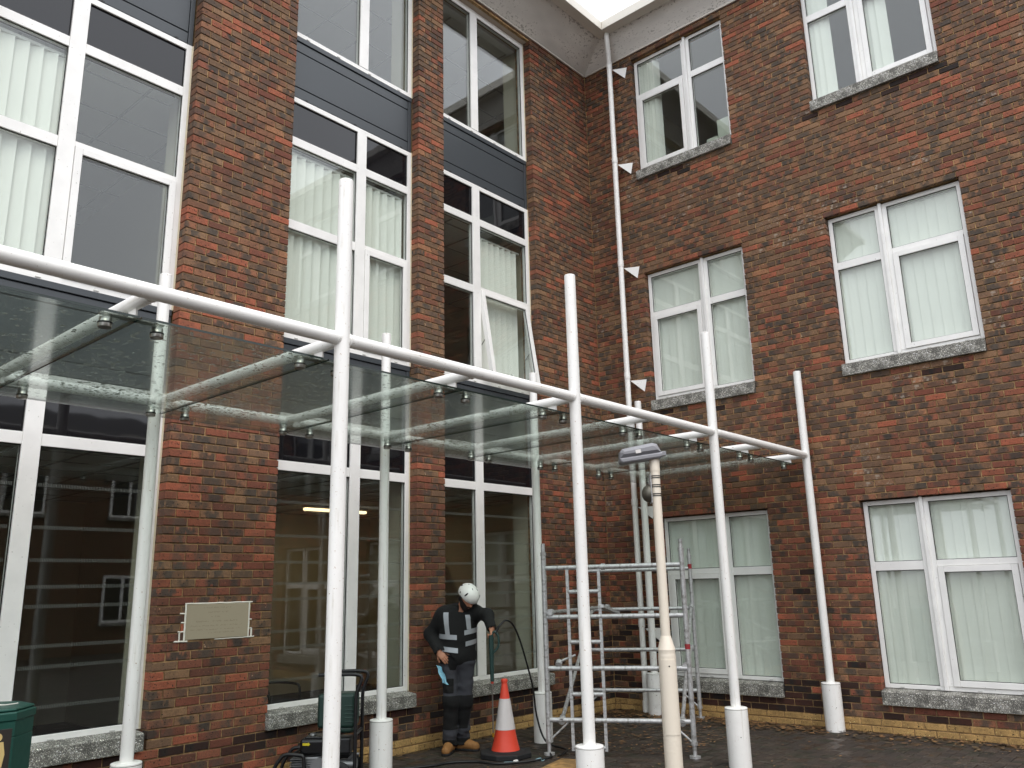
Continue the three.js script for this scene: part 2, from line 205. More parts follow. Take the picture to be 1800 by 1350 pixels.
function windowUnit(wing, o) {
  const g = sub('window', wing), { u0, u1, y0, y1, w } = o, ft = o.ft ?? 0.055, top = o.top ?? ft, bot = o.bot ?? 0.052, [m0, m1] = o.mull, D = 0.075;
  const fr = [rbox(u0, u0 + ft, y0, y1, w - D, w), rbox(u1 - ft, u1, y0, y1, w - D, w), rbox(u0 + ft, u1 - ft, y0, y0 + bot, w - D, w - 0.001), rbox(u0 + ft, u1 - ft, y1 - top, y1, w - D, w - 0.001), rbox(m0, m1, y0 + bot, y1 - top, w - D, w + 0.004)];
  const gk = [], lights = [[u0 + ft, m0, o.L], [m1, u1 - ft, o.R]];
  for (const [a, b, l] of lights) {
    let lo = y0 + bot; const tr = [...(l.tr ?? []), [y1 - top, 0]];
    tr.forEach(([t0, t1], i) => {
      if (t1) fr.push(rbox(a, b, t0, t1, w - D, w - 0.002));
      const mat = (l.mats && l.mats[i]) || M.glass, name = mat === M.spandrel ? 'spandrel_pane' : 'pane';
      if (l.sash === i) sashUnit(g, a + 0.003, b - 0.003, lo + 0.003, t0 - 0.003, w, mat, l.open ?? 0, l.extras);
      else { pane(g, name, a - 0.004, b + 0.004, lo - 0.004, t0 + 0.004, w - 0.026, mat); gk.push(...gasketBars(a, b, lo, t0, w - 0.02)); }
      lo = t1;
    });
  }
  part('frame', fr, M.upvc, g); part('gasket', gk, M.gasket, g);
  const caps = []; for (const f of [0.12, 0.36, 0.62, 0.88]) { const c = u0 + (u1 - u0) * f; caps.push(rbox(c - 0.022, c + 0.022, y0 + 0.010, y0 + 0.020, w - 0.002, w + 0.006, 0.002)); }
  part('weep_cap', caps, M.rail, g);
  if (o.coupler) part('coupling_post', rbox((m0 + m1) / 2 - 0.02, (m0 + m1) / 2 + 0.02, y0 + 0.004, y1 + 0.008, w + 0.0045, w + 0.034, 0.005), M.upvc, g);
  if (o.mastic) { part('sealant', box(u0 - 0.014, u0, y0, y1, w - 0.03, w - 0.004), M.mastic, g); part('sealant', box(u1, u1 + 0.014, y0, y1, w - 0.03, w + 0.004), M.mastic, g); }
  if (o.sill) { const [s0, s1, sy0, sy1, out] = o.sill; part('sill', uvBox(prism([[out, sy0], [out, sy1 - 0.012], [out - 0.012, sy1], [w - 0.02, sy1 + 0.018], [w - 0.02, sy0]], s1 - s0).rotateY(-Math.PI / 2).translate(s1, 0, 0)), M.sill, g); }
  return g;
}

// ---------------------------------------------------------------- left wing: tall window bays between brick piers
const P1 = [-6.642, -5.527], P2 = [-3.70, -3.26], P3 = [-1.427, 0], P0 = [-9.585, -8.47];
const wingA = thing('brick_wing', 'brick office wing with tall white window bays between brown brick piers', 'building');
{
  const R = rng(11), list = [];
  const pick = (u, y, r) => (y < 0.45 && r() < 0.55) || (u > -1.4 && y < 1.1 && r() < 0.30) ? cellStain(r) : cellNormal(r, y, u);
  for (let j = 0; j < 130; j++) {
    const y = yc(j), hb = G - JT, full = j < 4 || y > 9.86;
    if (full) courseBricks(list, R, j, y, hb, -9.9, -0.004, P1[0], pick);
    else for (const [a, b] of [P0, P1, P2, [P3[0], -0.004]]) {
      // the bricks cut out for the plaque are left out
      const n0 = list.length; courseBricks(list, R, j, y, hb, a, b, a, pick);
      if (a === P1[0] && y > 1.27 && y < 1.56) for (let i = list.length - 1; i >= n0; i--) { const q = list[i], l = q.u - q.w / 2, r = q.u + q.w / 2; if (r > -6.39 && l < -5.76) { if (l >= -6.392 && r <= -5.758) list.splice(i, 1); else if (l < -6.392) { q.w = -6.392 - l; q.u = l + q.w / 2; } else { q.w = r + 5.758; q.u = r - q.w / 2; } if (list[i] === q && q.w < 0.02) list.splice(i, 1); } }
    }
  }
  for (let j = -2; j < 0; j++) courseBricks(list, R, j, yc(j), G - JT - 0.001, -9.9, -0.006, P1[0] + 0.06, (u, y, r) => cellYellow(r));
  layBricks(wingA, list, 'brick', 'far_bricks');
  const core = [box(-11, 0.2, -0.3, 0.444, -0.3, -REC), box(-11, 0.2, 9.85, 10.12, -0.3, -REC)];
  for (const [a, b] of [P0, P1, P2]) core.push(box(a + REC, b - REC, 0.444, 9.85, -0.3, -REC));
  core.push(box(P3[0] + REC, 0.2, 0.444, 9.85, -0.3, -REC), box(-11, P0[0] - 0.01, 0.444, 9.85, -0.3, -REC - 0.002));
  part('mortar', core, M.mortar, wingA);
  const bays = [[P0[1], P1[0], -7.78, -7.64], [P1[1], P2[0], -4.556, -4.42], [P2[1], P3[0], -2.602, -2.462]];
  const w = -0.13;
  bays.forEach(([a, b, m0, m1], i) => {
    const u0 = a + 0.013, u1 = b - 0.013, base = { u0, u1, w, mull: [m0, m1], mastic: true };
    const gw = windowUnit(wingA, { ...base, y0: 0.60, y1: 3.45, top: 0.06, bot: 0.052, L: { tr: [[2.86, 2.96]], mats: [M.glass, M.spandrel] }, R: { tr: [[2.86, 2.96]], mats: [M.glass, M.spandrel] }, sill: [a - (i === 1 ? 0.02 : 0.03), b + (i === 2 ? 0.04 : -0.05), 0.456, 0.590, 0.055] });
    { // rows of fine printed ticks on the glass
      const t = []; for (const y of [2.55, 2.215, 1.96, 1.755, 1.605, 1.305, 1.15, 0.855]) for (const [x0, x1] of [[u0 + 0.07, m0 - 0.02], [m1 + 0.02, u1 - 0.075]]) for (let x = x0; x < x1; x += 0.0125) t.push([[x, y - 0.014, w - 0.0245], [x + 0.0033, y - 0.014, w - 0.0245], [x + 0.0033, y + 0.014, w - 0.0245], [x, y + 0.014, w - 0.0245]]);
      part('frosted_ticks', quads(t), S({ color: 0x71756f, roughness: 0.8 }), gw);
    }
    const stay = (s, U, H) => { for (const q of [-1, 1]) part('stay', rod(V(q * (U - 0.02), -H * 0.55, -0.05), V(q * (U - 0.02), -H * 0.62, -0.17), 0.006, 6), M.stainless, s); part('handle', rbox(-0.02, 0.02, -H + 0.09, -H + 0.13, -0.10, -0.05), M.upvc, s); };
    windowUnit(wingA, { ...base, y0: 4.245, y1: 7.06, top: 0.062, bot: 0.055, L: { tr: [[5.475, 5.58], [6.47, 6.57]], mats: [M.glass, M.glass, M.spandrel] }, R: { tr: [[5.538, 5.585], [6.47, 6.57]], mats: [M.glass, M.glass, M.spandrel], sash: 0, open: i === 2 ? 0.155 : 0, extras: i === 2 ? stay : null } });
    windowUnit(wingA, { ...base, y0: 7.84, y1: 9.845, top: 0.085, bot: 0.058, L: {}, R: {} });
    for (const [py0, py1] of [[3.45, 4.245], [7.06, 7.84]]) { // grey spandrel panels with folded ribs
      const k = sub('spandrel_panel', wingA), h = py1 - py0, d = w - 0.002;
      part('tray', [box(u0, u1, py0 + 0.001, py1 - 0.001, d - 0.07, d - 0.022)], M.panel, k);
      part('cap', [rbox(u0, u1, py1 - 0.062, py1 - 0.001, d - 0.02, d + 0.012), rbox(u1 - 0.048, u1, py0 + 0.001, py1 - 0.064, d - 0.02, d + 0.004), rbox(u0, u0 + 0.048, py0 + 0.001, py1 - 0.064, d - 0.02, d + 0.004)], M.panel, k);
      for (const [r0, r1] of [[h - 0.186, h - 0.070], [0.140, h - 0.196], [0.006, 0.130]]) part('rib', rbox(u0 + 0.052, u1 - 0.052, py0 + r0, py0 + r1, d - 0.021, d - 0.002, 0.006, 2), M.panel, k);
      part('fixing', [0.12, 0.5, 0.9].map(f => box(u0 + (u1 - u0) * f, u0 + (u1 - u0) * f + 0.03, py0 + 0.004, py0 + 0.022, d - 0.002, d + 0.006)), M.black, k);
    }
    part('lintel', box(a + 0.006, b - 0.006, 9.846, 9.884, -0.2, -0.055), S({ color: 0xb4a797, roughness: 0.85, bumpMap: rep(noiseBump, 3), bumpScale: 0.002 }), wingA);
    part('spandrel_lining', [box(a + 0.02, b - 0.02, 2.99, 4.22, -0.42, -0.26), box(a + 0.02, b - 0.02, 6.60, 7.82, -0.42, -0.26)], M.inDark, wingA);
  });
  // rooms behind the glass
  part('floor_slab', [box(-11, 0.15, 3.06, 3.6, -5.6, -0.43), box(-11, 0.15, 6.66, 7.2, -5.6, -0.43)], M.inDark, wingA);
  part('room_floor', [box(-11, 0.15, -0.2, 0.02, -5.6, -0.31), box(-11, 0.15, 3.601, 3.62, -5.6, -0.43), box(-11, 0.15, 7.201, 7.22, -5.6, -0.43)], M.carpet, wingA);
  part('room_ceiling', [box(-11, 0.15, 3.0, 3.055, -5.6, -0.43), box(-11, 0.15, 6.60, 6.655, -5.6, -0.43), box(-11, 0.15, 9.80, 9.86, -5.6, -0.301)], M.ceiling, wingA);
  const bars = []; for (const y of [2.992, 6.592, 9.792]) { for (let x = -9.3; x < 0; x += 0.6) bars.push(box(x, x + 0.025, y, y + 0.008, -5.5, -0.44)); for (let z = -5.4; z < -0.5; z += 0.6) bars.push(box(-9.4, 0.1, y + 0.001, y + 0.007, z, z + 0.025)); }
  part('ceiling_grid', bars, M.tbar, wingA);
  part('room_wall', [box(-11, 0.15, -0.2, 10.0, -5.8, -5.6), box(-11.2, -11, -0.3, 10.0, -5.8, -0.0), box(0.15, 0.3, -0.2, 10, -5.8, -0.3)], M.inWall, wingA);
  for (const [a, b] of [P0, P1, P2, [P3[0], 0.14]]) part('pier_lining', box(a + 0.004, b - 0.004, 0.021, 9.799, -0.56, -0.3012), M.inWall, wingA);
  part('partition', [box(-3.54, -3.42, 3.62, 6.6, -5.6, -0.57), box(-6.1, -5.98, 3.62, 6.6, -5.6, -0.57), box(-5.1, -4.98, 0.02, 3.0, -5.6, -2.3)], M.inWall, wingA);
}
// eaves of the left wing
function eaves(wing, u0, sg) { // sg -1: left wing, +1: right wing; the far end is mitred along the valley
  const [di, dn, mi, mo] = sg < 0 ? [0.527, 0.70, 0.285, 0.46] : [0.285, 0.46, 0.527, 0.70], yi = 9.925, yo = 10.25, q = (u, y, w) => [u, y, w];
  const g = quads([[q(u0, yi, 0.002), q(u0, yo, di), q(sg * mi, yo, di), q(0, yi, 0.002)], [q(u0, yi + 0.02, 0.002), q(0, yi + 0.02, 0.002), q(sg * mi, yo + 0.02, di), q(u0, yo + 0.02, di)]]);
  const p = g.attributes.position, t = g.attributes.uv; for (let i = 0; i < p.count; i++) t.setXY(i, p.getX(i) / 4, (p.getZ(i) / di) * 0.98 + 0.01);
  part('soffit', g, M.soffit, wing);
  const end = sg < 0 ? -mi - 0.003 : mo + 0.004, a = Math.min(u0, end), b = Math.max(u0, end);
  part('gutter_fascia', [rbox(a, b, 10.222, 10.375, di + 0.003, dn, 0.006)], M.fascia, wing);
  for (let u = mo + 1.3; u < Math.abs(u0) - 0.3; u += 2.44) part('fascia_joint', box(sg * u - 0.003, sg * u + 0.003, 10.2215, 10.37, di + 0.002, dn + 0.0012), M.inDark, wing);
  part('soffit_trim', [box(Math.min(u0, sg * 0.03), Math.max(u0, sg * 0.03), 9.897, 9.921, 0.004, 0.020)], M.fascia, wing);
  part('roof', [box(Math.min(u0, sg * 0.1), Math.max(u0, sg * 0.1), 10.28, 10.36, -6.5, 0.12), box(Math.min(u0, 0), Math.max(u0, 0), 9.96, 10.12, -5.9, -0.302)], M.roof, wing);
}
eaves(wingA, -11.2, -1);

// ---------------------------------------------------------------- right wing: plain brick wall with square windows
const wingB = thing('brick_wing', 'plain brown brick office wing with rows of square white windows', 'building', [0, 0, 0], -Math.PI / 2);
const T0 = yc(32), S0 = yc(2), T1 = yc(80), S1 = yc(52), T2 = yc(128), S2 = yc(100);
const cols = [[0.905, 2.475, 1.752, 1.892, 'L'], [3.628, 5.198, 4.212, 4.352, 'R'], [6.35, 7.92, 7.20, 7.34, 'L']];
{
  const R = rng(23), list = [], rows = [[S0, T0], [S1, T1], [S2, T2]];
  const pick = (u, y, r) => { const n = fbm(u * 2.2, y * 3, 44, 3), low = y < 0.62 && u > 0.7 && u < 3.5; if (low && n + 0.25 * r() > 0.26 + 0.42 * smooth(0.34, 0.62, y) + 0.45 * smooth(2.6, 3.4, u)) return cellStain(r); if (y < 1.5 && u < 1.1 && r() < 0.5 * smooth(1.4, 0.3, y)) return cellStain(r); if (r() < 0.03 * smooth(2.6, 1.2, y)) return cellStain(r); for (const [a, b] of cols) for (const sl of [S0, S1, S2]) if (u > a - 0.1 && u < b + 0.1 && y < sl && y > sl - 0.32 && r() < 0.34 * smooth(sl - 0.32, sl, y)) return cellStain(r); return cellNormal(r, y, u); };
  for (let j = 0; j < 130; j++) {
    const y = yc(j), mid = y + G / 2; let iv = [[0.002, 10.6]];
    for (const [s, t] of rows) if (mid > s && mid < t) iv = [[0.002, cols[0][0]], [cols[0][1], cols[1][0]], [cols[1][1], cols[2][0]], [cols[2][1], 10.6]];
    for (const [a, b] of iv) courseBricks(list, R, j, y, G - JT, a, b, 0.005, pick);
  }
  for (let j = -2; j < 0; j++) courseBricks(list, R, j, yc(j), G - JT - 0.001, 0.002, 10.6, 0.09, (u, y, r) => cellYellow(r));
  layBricks(wingB, list, 'brick', 'far_bricks');
  const sh = new THREE.Shape([[-0.05, -0.3], [10.6, -0.3], [10.6, 10.12], [-0.05, 10.12]].map(p => new THREE.Vector2(...p)));
  for (const [s, t] of rows) for (const [a, b] of cols) sh.holes.push(new THREE.Path([[a - REC, s], [b + REC, s], [b + REC, t + REC], [a - REC, t + REC]].map(p => new THREE.Vector2(...p))));
  part('mortar', uvBox(new THREE.ExtrudeGeometry(sh, { depth: 0.28, bevelEnabled: false }).translate(0, 0, -0.28 - REC)), M.mortar, wingB);
  const w = -0.09;
  cols.forEach(([a, b, m0, m1, wide], c) => rows.forEach(([s, t], f) => {
    const trL = f === 0 ? [1.752, 1.852] : f === 1 ? [5.468, 5.565] : [9.085, 9.185], trS = f === 0 ? [1.785, 1.852] : f === 1 ? [5.508, 5.568] : [9.125, 9.19], sash = { tr: [trS], sash: 0 }, fix = { tr: [trL] };
    windowUnit(wingB, { u0: a + 0.006, u1: b - 0.006, y0: s + 0.172, y1: t - 0.012, w, ft: 0.05, top: 0.05, bot: 0.045, coupler: true, mull: [m0, m1], L: wide === 'L' ? sash : fix, R: wide === 'R' ? sash : fix, sill: [a + 0.002, b - 0.002, s + 0.002, s + 0.150, 0.045] });
  }));
  part('floor_slab', [box(0.3, 10.5, 3.06, 3.6, -5.6, -0.43), box(0.3, 10.5, 6.66, 7.2, -5.6, -0.43)], M.inDark, wingB);
  part('room_floor', [box(0.3, 10.5, -0.2, 0.02, -5.6, -0.29), box(0.3, 10.5, 3.601, 3.62, -5.6, -0.43), box(0.3, 10.5, 7.201, 7.22, -5.6, -0.43)], M.carpet, wingB);
  part('room_ceiling', [box(0.3, 10.5, 3.0, 3.055, -5.6, -0.29), box(0.3, 10.5, 6.60, 6.655, -5.6, -0.29), box(0.3, 10.5, 9.84, 9.90, -5.6, -0.29)], M.ceiling, wingB);
  part('room_wall', [box(0.0, 10.8, -0.2, 10.0, -5.8, -5.6), box(10.6, 10.8, -0.3, 10.0, -5.6, -0.004), box(0.32, 0.42, 0.02, 10, -5.6, -0.295), box(2.95, 3.1, 0.02, 9.84, -5.6, -0.295), box(5.7, 5.85, 0.02, 9.84, -5.6, -0.295)], M.inWall, wingB);
}
eaves(wingB, 10.8, 1);

// ---------------------------------------------------------------- vertical blinds, each hanging behind its own window
function blind(label, wing, u0, u1, y0, y1, w, o = {}) {
  const b = thing('vertical_blind', label, 'blind', [0, 0, 0], wing === wingB ? -Math.PI / 2 : 0, 'vertical blinds behind the windows'), R = rng(Math.floor((u0 + 20) * 1000 + y0 * 77)), sw = o.sw ?? 0.127, pitch = o.pitch ?? 0.112;
  part('headrail', rbox(u0, u1, y1, y1 + 0.03, w - 0.02, w + 0.02), M.rail, b);
  const g = new THREE.PlaneGeometry(sw, y1 - y0, 4, 1); { const p = g.attributes.position; for (let i = 0; i < p.count; i++) p.setZ(i, 0.0025 * (1 - (p.getX(i) / sw * 2) ** 2)); g.computeVertexNormals(); }
  for (let u = u0 + sw / 2; u < u1 - sw * 0.3; u += pitch) { if (o.skip && o.skip(u)) continue; const m = part('slat', g, M.slat, b); m.position.set(u, (y0 + y1) / 2, w); m.rotation.set(0.004 * (R() - 0.5), (o.turn ?? 0.24) + 0.035 * (R() - 0.5) + (o.jit ? o.jit * (R() - 0.5) : 0), 0.004 * (R() - 0.5)); }
  return b;
}
const IA = -0.235, IB = -0.185;
blind('off-white vertical blind behind the upper left window pane, slats parted', wingA, -8.42, -7.66, 4.28, 6.40, IA, { turn: -0.4, pitch: 0.116, jit: 0.25 });
blind('off-white vertical blind behind the first floor window above the cut post', wingA, -5.45, -3.78, 4.28, 6.40, IA, { turn: -0.52, pitch: 0.118 });
blind('off-white vertical blind behind the tilted-open window sash', wingA, -2.41, -1.50, 4.28, 6.36, IA - 0.05, { turn: -0.5, pitch: 0.118 });
blind('closed pale vertical blind in the ground floor window behind the scaffold', wingB, 0.93, 2.46, 0.48, 2.50, IB, { turn: 0.12 });
blind('closed pale vertical blind in the ground floor window at the right edge', wingB, 3.65, 5.18, 0.48, 2.50, IB, { turn: 0.1 });
blind('closed pale vertical blind in the first floor window beside the downpipe', wingB, 0.93, 2.46, 4.24, 6.10, IB, { turn: 0.12, skip: u => u > 2.36 });
blind('closed pale vertical blind in the first floor window farthest right', wingB, 3.65, 5.18, 4.24, 6.10, IB, { turn: 0.11 });
blind('bunched vertical blind at the left of the top window by the gutter', wingB, 0.94, 1.30, 7.88, 9.72, IB, { turn: 0.9, pitch: 0.05, jit: 0.5 });
blind('bunched vertical blind at the left of the top right window', wingB, 3.66, 3.95, 7.86, 9.72, IB, { turn: 0.35, pitch: 0.08 });
blind('bunched vertical blind in the middle of the top right window', wingB, 4.36, 4.72, 7.86, 9.72, IB, { turn: 0.3, pitch: 0.09 });
// ---------------------------------------------------------------- ground
M.ground = S({ map: rep(paverTex, 0.5), roughnessMap: rep(paverRough, 0.3), roughness: 1, bumpMap: rep(mortarBump, 3), bumpScale: 0.004 });
struct('ground', uvBox(new THREE.BoxGeometry(160, 0.2, 160).translate(0, -0.114, 0)), M.ground);
{
  const pav = new THREE.Group(); pav.name = 'block_paving'; pav.userData.kind = 'structure'; pav.rotation.x = -Math.PI / 2; scene.add(pav);
  const R = rng(41), w = 0.1, list = [], x0 = -6.6, z0 = -0.0, NX = 66, NZ = 62, mats = M.paver = S({ map: paverTex, roughnessMap: rep(paverRough, 1), roughness: 1, bumpMap: rep(mortarBump, 3), bumpScale: 0.003 });
  for (let r = 0; r < NZ; r++) for (let c = 0; c < NX; c++) {
    const m = (((c - r) % 4) + 4) % 4; let cx, cz, a;
    if (m === 0 && c + 1 < NX) { cx = (c + 1) * w; cz = (r + 0.5) * w; a = 0; } else if (m === 3 && r + 1 < NZ) { cx = (c + 0.5) * w; cz = (r + 1) * w; a = Math.PI / 2; } else continue;
    list.push({ X: x0 + cx, Z: z0 + cz, a, dy: 0.004 * (R() - 0.5), rx: 0.012 * (R() - 0.5), ry: 0.012 * (R() - 0.5) });
  }
  const variants = []; for (let k = 0; k < 24; k++) { const g = brickGeo(0.196, 0.096, 0.05, 0, 0, 0.004), p = g.attributes.position, u = g.attributes.uv, ox = R(), oy = R(); for (let i = 0; i < p.count; i++) u.setXY(i, ox + (p.getX(i) + 0) * 0.5, oy + (p.getY(i) - p.getZ(i)) * 0.5); variants.push(g); }
  for (const b of list) { const p = V(b.X, 0, b.Z), v = camera.position.clone().sub(p); b.size = frustum(p) ? v.y / v.length() ** 3 : 0; b.g = variants[Math.floor(R() * 24)]; }
  list.sort((a, b) => b.size - a.size);
  const pos = [], uv = [], nor = [], q = new THREE.Quaternion(), m4 = new THREE.Matrix4(), v = V(0, 0, 0);
  list.forEach((b, i) => {
    q.setFromEuler(new THREE.Euler(b.rx, b.ry, b.a));
    if (i < 300 && b.size > 0) { const o = part('paver', b.g, mats, pav); o.position.set(b.X, -b.Z, b.dy); o.quaternion.copy(q); return; }
    m4.compose(V(b.X, -b.Z, b.dy), q, V(1, 1, 1)); const p = b.g.attributes.position, t = b.g.attributes.uv, n = b.g.attributes.normal;
    for (let k = 0; k < p.count; k++) { v.fromBufferAttribute(p, k).applyMatrix4(m4); pos.push(v.x, v.y, v.z); uv.push(t.getX(k), t.getY(k)); v.fromBufferAttribute(n, k).applyQuaternion(q); nor.push(v.x, v.y, v.z); }
  });
  const g = new THREE.BufferGeometry(); g.setAttribute('position', new THREE.Float32BufferAttribute(pos, 3)); g.setAttribute('normal', new THREE.Float32BufferAttribute(nor, 3)); g.setAttribute('uv', new THREE.Float32BufferAttribute(uv, 2));
  part('far_pavers', g, mats, pav).userData.kind = 'stuff';
}
{ // fallen leaves: thick along the right wall and in the corner, thin elsewhere
  const R = rng(61), pos = [], col = [], cols_ = [[0.12, 0.065, 0.028], [0.17, 0.085, 0.035], [0.06, 0.036, 0.020], [0.22, 0.12, 0.05], [0.035, 0.024, 0.016], [0.09, 0.06, 0.03]];
  const put = (x, z, s) => {
    const a = R() * 6.283, c = cols_[Math.floor(R() * cols_.length)], up = 0.006 + 0.012 * R() * R(), t1 = (R() - 0.5) * 0.7, pts = [[-1, 0], [-0.45, 0.42], [0.25, 0.36], [1, 0], [0.25, -0.36], [-0.45, -0.42]].map(([p, q]) => { const cu = 0.30 * q * q + 0.16 * p * p * (R() + 0.2), X = (p * Math.cos(a) - q * Math.sin(a)) * s, Z = (p * Math.sin(a) + q * Math.cos(a)) * s; return [x + X, up + cu * s + t1 * s * q * 0.4 + 0.004, z + Z]; });
    for (const [i, j, k] of [[0, 1, 5], [1, 2, 5], [2, 4, 5], [2, 3, 4]]) for (const n of [i, j, k]) { pos.push(...pts[n]); const f = 1.2 + 0.6 * R(); col.push(c[0] * f, c[1] * f, c[2] * f); }
  };
  for (let i = 0; i < 1500; i++) put(-0.03 - Math.abs(R() + R() - 1) * 0.6, R() < 0.6 ? 0.5 + R() * 2.6 : R() * 5.5, 0.018 + 0.024 * R());
  for (let i = 0; i < 620; i++) { const a = R() * 1.57, d = 0.2 + 1.5 * R() * R(); put(-0.05 - d * Math.cos(a) * 1.1, 0.06 + d * Math.sin(a), 0.016 + 0.022 * R()); }
  for (let i = 0; i < 700; i++) put(-0.2 - R() * 2.3, 0.7 + R() * 1.7, 0.012 + 0.02 * R());
  for (let i = 0; i < 420; i++) put(-0.2 - R() * 4.2, 0.1 + R() * 4.8, 0.009 + 0.016 * R());
  const g = new THREE.BufferGeometry(); g.setAttribute('position', new THREE.Float32BufferAttribute(pos, 3)); g.setAttribute('color', new THREE.Float32BufferAttribute(col, 3)); g.computeVertexNormals();
  tag(part('fallen_leaves', g, S({ vertexColors: true, roughness: 0.6, side: THREE.DoubleSide }), scene), 'scattered wet brown fallen leaves along the foot of the wall', 'leaves', null, 'stuff');
}
{ const s = thing('paving_slab', 'pale buff concrete slab set in the dark paving by the scaffold foot', 'slab', [-3.42, 0, 1.84], 0.25); part('slab', uvBox(new RoundedBoxGeometry(0.6, 0.05, 0.45, 2, 0.008)), S({ map: rep(mortarTex, 1), color: 0xe8dcc0, roughness: 0.8, bumpMap: rep(noiseBump, 4), bumpScale: 0.003 }), s).position.y = -0.005; }

// ---------------------------------------------------------------- glass canopy on white posts
{
  const c = thing('glass_canopy', 'glass walkway canopy on white tubular steel posts in front of the tall windows', 'canopy');
  const FX = [-9.45, -7.125, -4.80, -2.486, -0.155], ZF = 3.112, ZR = 0.775, YB = 3.152, TOP = 4.208, YG = 3.052, R = rng(9);
  for (const z of [ZF, ZR]) FX.forEach((x) => {
    const p = sub('post', c); p.position.set(x - (z === ZR ? 0.03 : 0), 0, z);
    part('shaft', lathe([[0.046, 0.5], [0.046, 4.2], [0.044, TOP - 0.002], [0.030, TOP], [0.0001, TOP]], 32, x * 1.7 + z), M.paint, p);
    part('collar', lathe([[0.105, 0.0], [0.105, 0.515], [0.102, 0.521], [0.09, 0.524], [0.046, 0.526]], 36, x * 0.9), M.paint, p);
    part('collar_joint', lathe([[0.1055, 0.506], [0.1055, 0.509]], 36), M.inDark, p);
    part('weep_hole', [new THREE.SphereGeometry(0.0045, 8, 6).translate(-0.079, 0.19 + 0.1 * R(), 0.0685)], M.black, p);
  });
  for (const z of [ZF, ZR]) FX.slice(1).forEach((x, i) => part('beam', rod(V(FX[i] + 0.03, YB, z), V(x - 0.03, YB, z), 0.041, 24), M.paint, c));
  for (const z of [ZF, ZR]) FX.forEach((x, i) => { for (const sg of [-1, 1]) { if ((i === 0 && sg < 0) || (i === 4 && sg > 0)) continue; part('weld', norm(new THREE.TorusGeometry(0.0415, 0.0045, 6, 28).rotateY(Math.PI / 2).translate(x + sg * 0.046 - (z === ZR ? 0.03 : 0), YB, z)), M.paint, c); } });
  const AX = []; for (let i = 0; i < FX.length; i++) { AX.push(FX[i]); if (i + 1 < FX.length) AX.push((FX[i] + FX[i + 1]) / 2); }
  AX.forEach((x, k) => {
    for (const z of [ZF - 0.041, ZR + 0.041]) part('weld', norm(new THREE.TorusGeometry(0.038, 0.0045, 6, 24).translate(x, YB, z)), M.paint, c);
    part('cross_arm', rod(V(x, YB, ZF - 0.036), V(x, YB, ZR + 0.036), 0.038, 24), M.paint, c);
    for (const z of [ZF - 0.235, ZR + 0.16]) {
      const f = sub('bracket', c); f.position.set(x, 0, z);
      part('hanger', rbox(-0.006, 0.006, YG + 0.014, YB - 0.03, -0.045, 0.045, 0.003), M.paint, f);
      part('spreader', rbox(k ? -0.165 : -0.02, k === AX.length - 1 ? 0.02 : 0.165, YG + 0.0075, YG + 0.0165, -0.022, 0.022, 0.003), M.stainless, f);
      for (const s of [-1, 1]) { if ((k === 0 && s < 0) || (k === AX.length - 1 && s > 0)) continue; part('disc_fitting', lathe([[0.0001, -0.062], [0.031, -0.062], [0.034, -0.058], [0.034, -0.040], [0.0345, -0.0395], [0.0345, -0.034], [0.030, -0.0335], [0.030, -0.007], [0.0001, -0.007]], 28).translate(s * 0.135, YG, 0), M.stainless, f); part('gasket_ring', lathe([[0.0348, -0.041], [0.036, -0.0385], [0.036, -0.0345], [0.0348, -0.032]], 28).translate(s * 0.135, YG, 0), M.gasket, f); }
    }
    if (k < AX.length - 1) {
      const a = x + (k ? 0.006 : -0.1), b = AX[k + 1] - (k === AX.length - 2 ? 0.03 : 0.006), za = ZR - 0.09, zb = ZF - 0.135;
      const gp = sub('glass_pane', c);
      part('sheet', box(a + 0.002, b - 0.002, YG - 0.006, YG + 0.006, za + 0.002, zb - 0.002), M.canopyGlass, gp);
      part('edge', [box(a, b, YG - 0.006, YG + 0.006, zb - 0.0015, zb), box(a, b, YG - 0.006, YG + 0.006, za, za + 0.0015), box(a, a + 0.0015, YG - 0.006, YG + 0.006, za + 0.0016, zb - 0.0016), box(b - 0.0015, b, YG - 0.006, YG + 0.006, za + 0.0016, zb - 0.0016)], M.glassEdge, gp);
    }
  });
  // rain standing on the glass
  const N = 26000, drop = new THREE.InstancedMesh(new THREE.SphereGeometry(1, 7, 4, 0, Math.PI * 2, 0, Math.PI / 2), M.water, N), m = new THREE.Matrix4();
  let n = 0; while (n < N) { const x = -9.4 + 9.1 * R(), z = ZR - 0.06 + 2.2 * R(), d = fbm(x * 1.6, z * 1.6, 19, 3); if (R() > 0.35 + 0.9 * smooth(0.35, 0.65, d)) continue; const s = R() < 0.26 ? 0.006 + 0.007 * R() : 0.0018 + 0.003 * R(); m.makeScale(s * (0.8 + 0.5 * R()), s * 0.42, s * (0.8 + 0.5 * R())); m.setPosition(x, YG + 0.0062, z); drop.setMatrixAt(n++, m); }
  drop.name = 'raindrops'; drop.userData.kind = 'stuff'; c.add(drop);
}

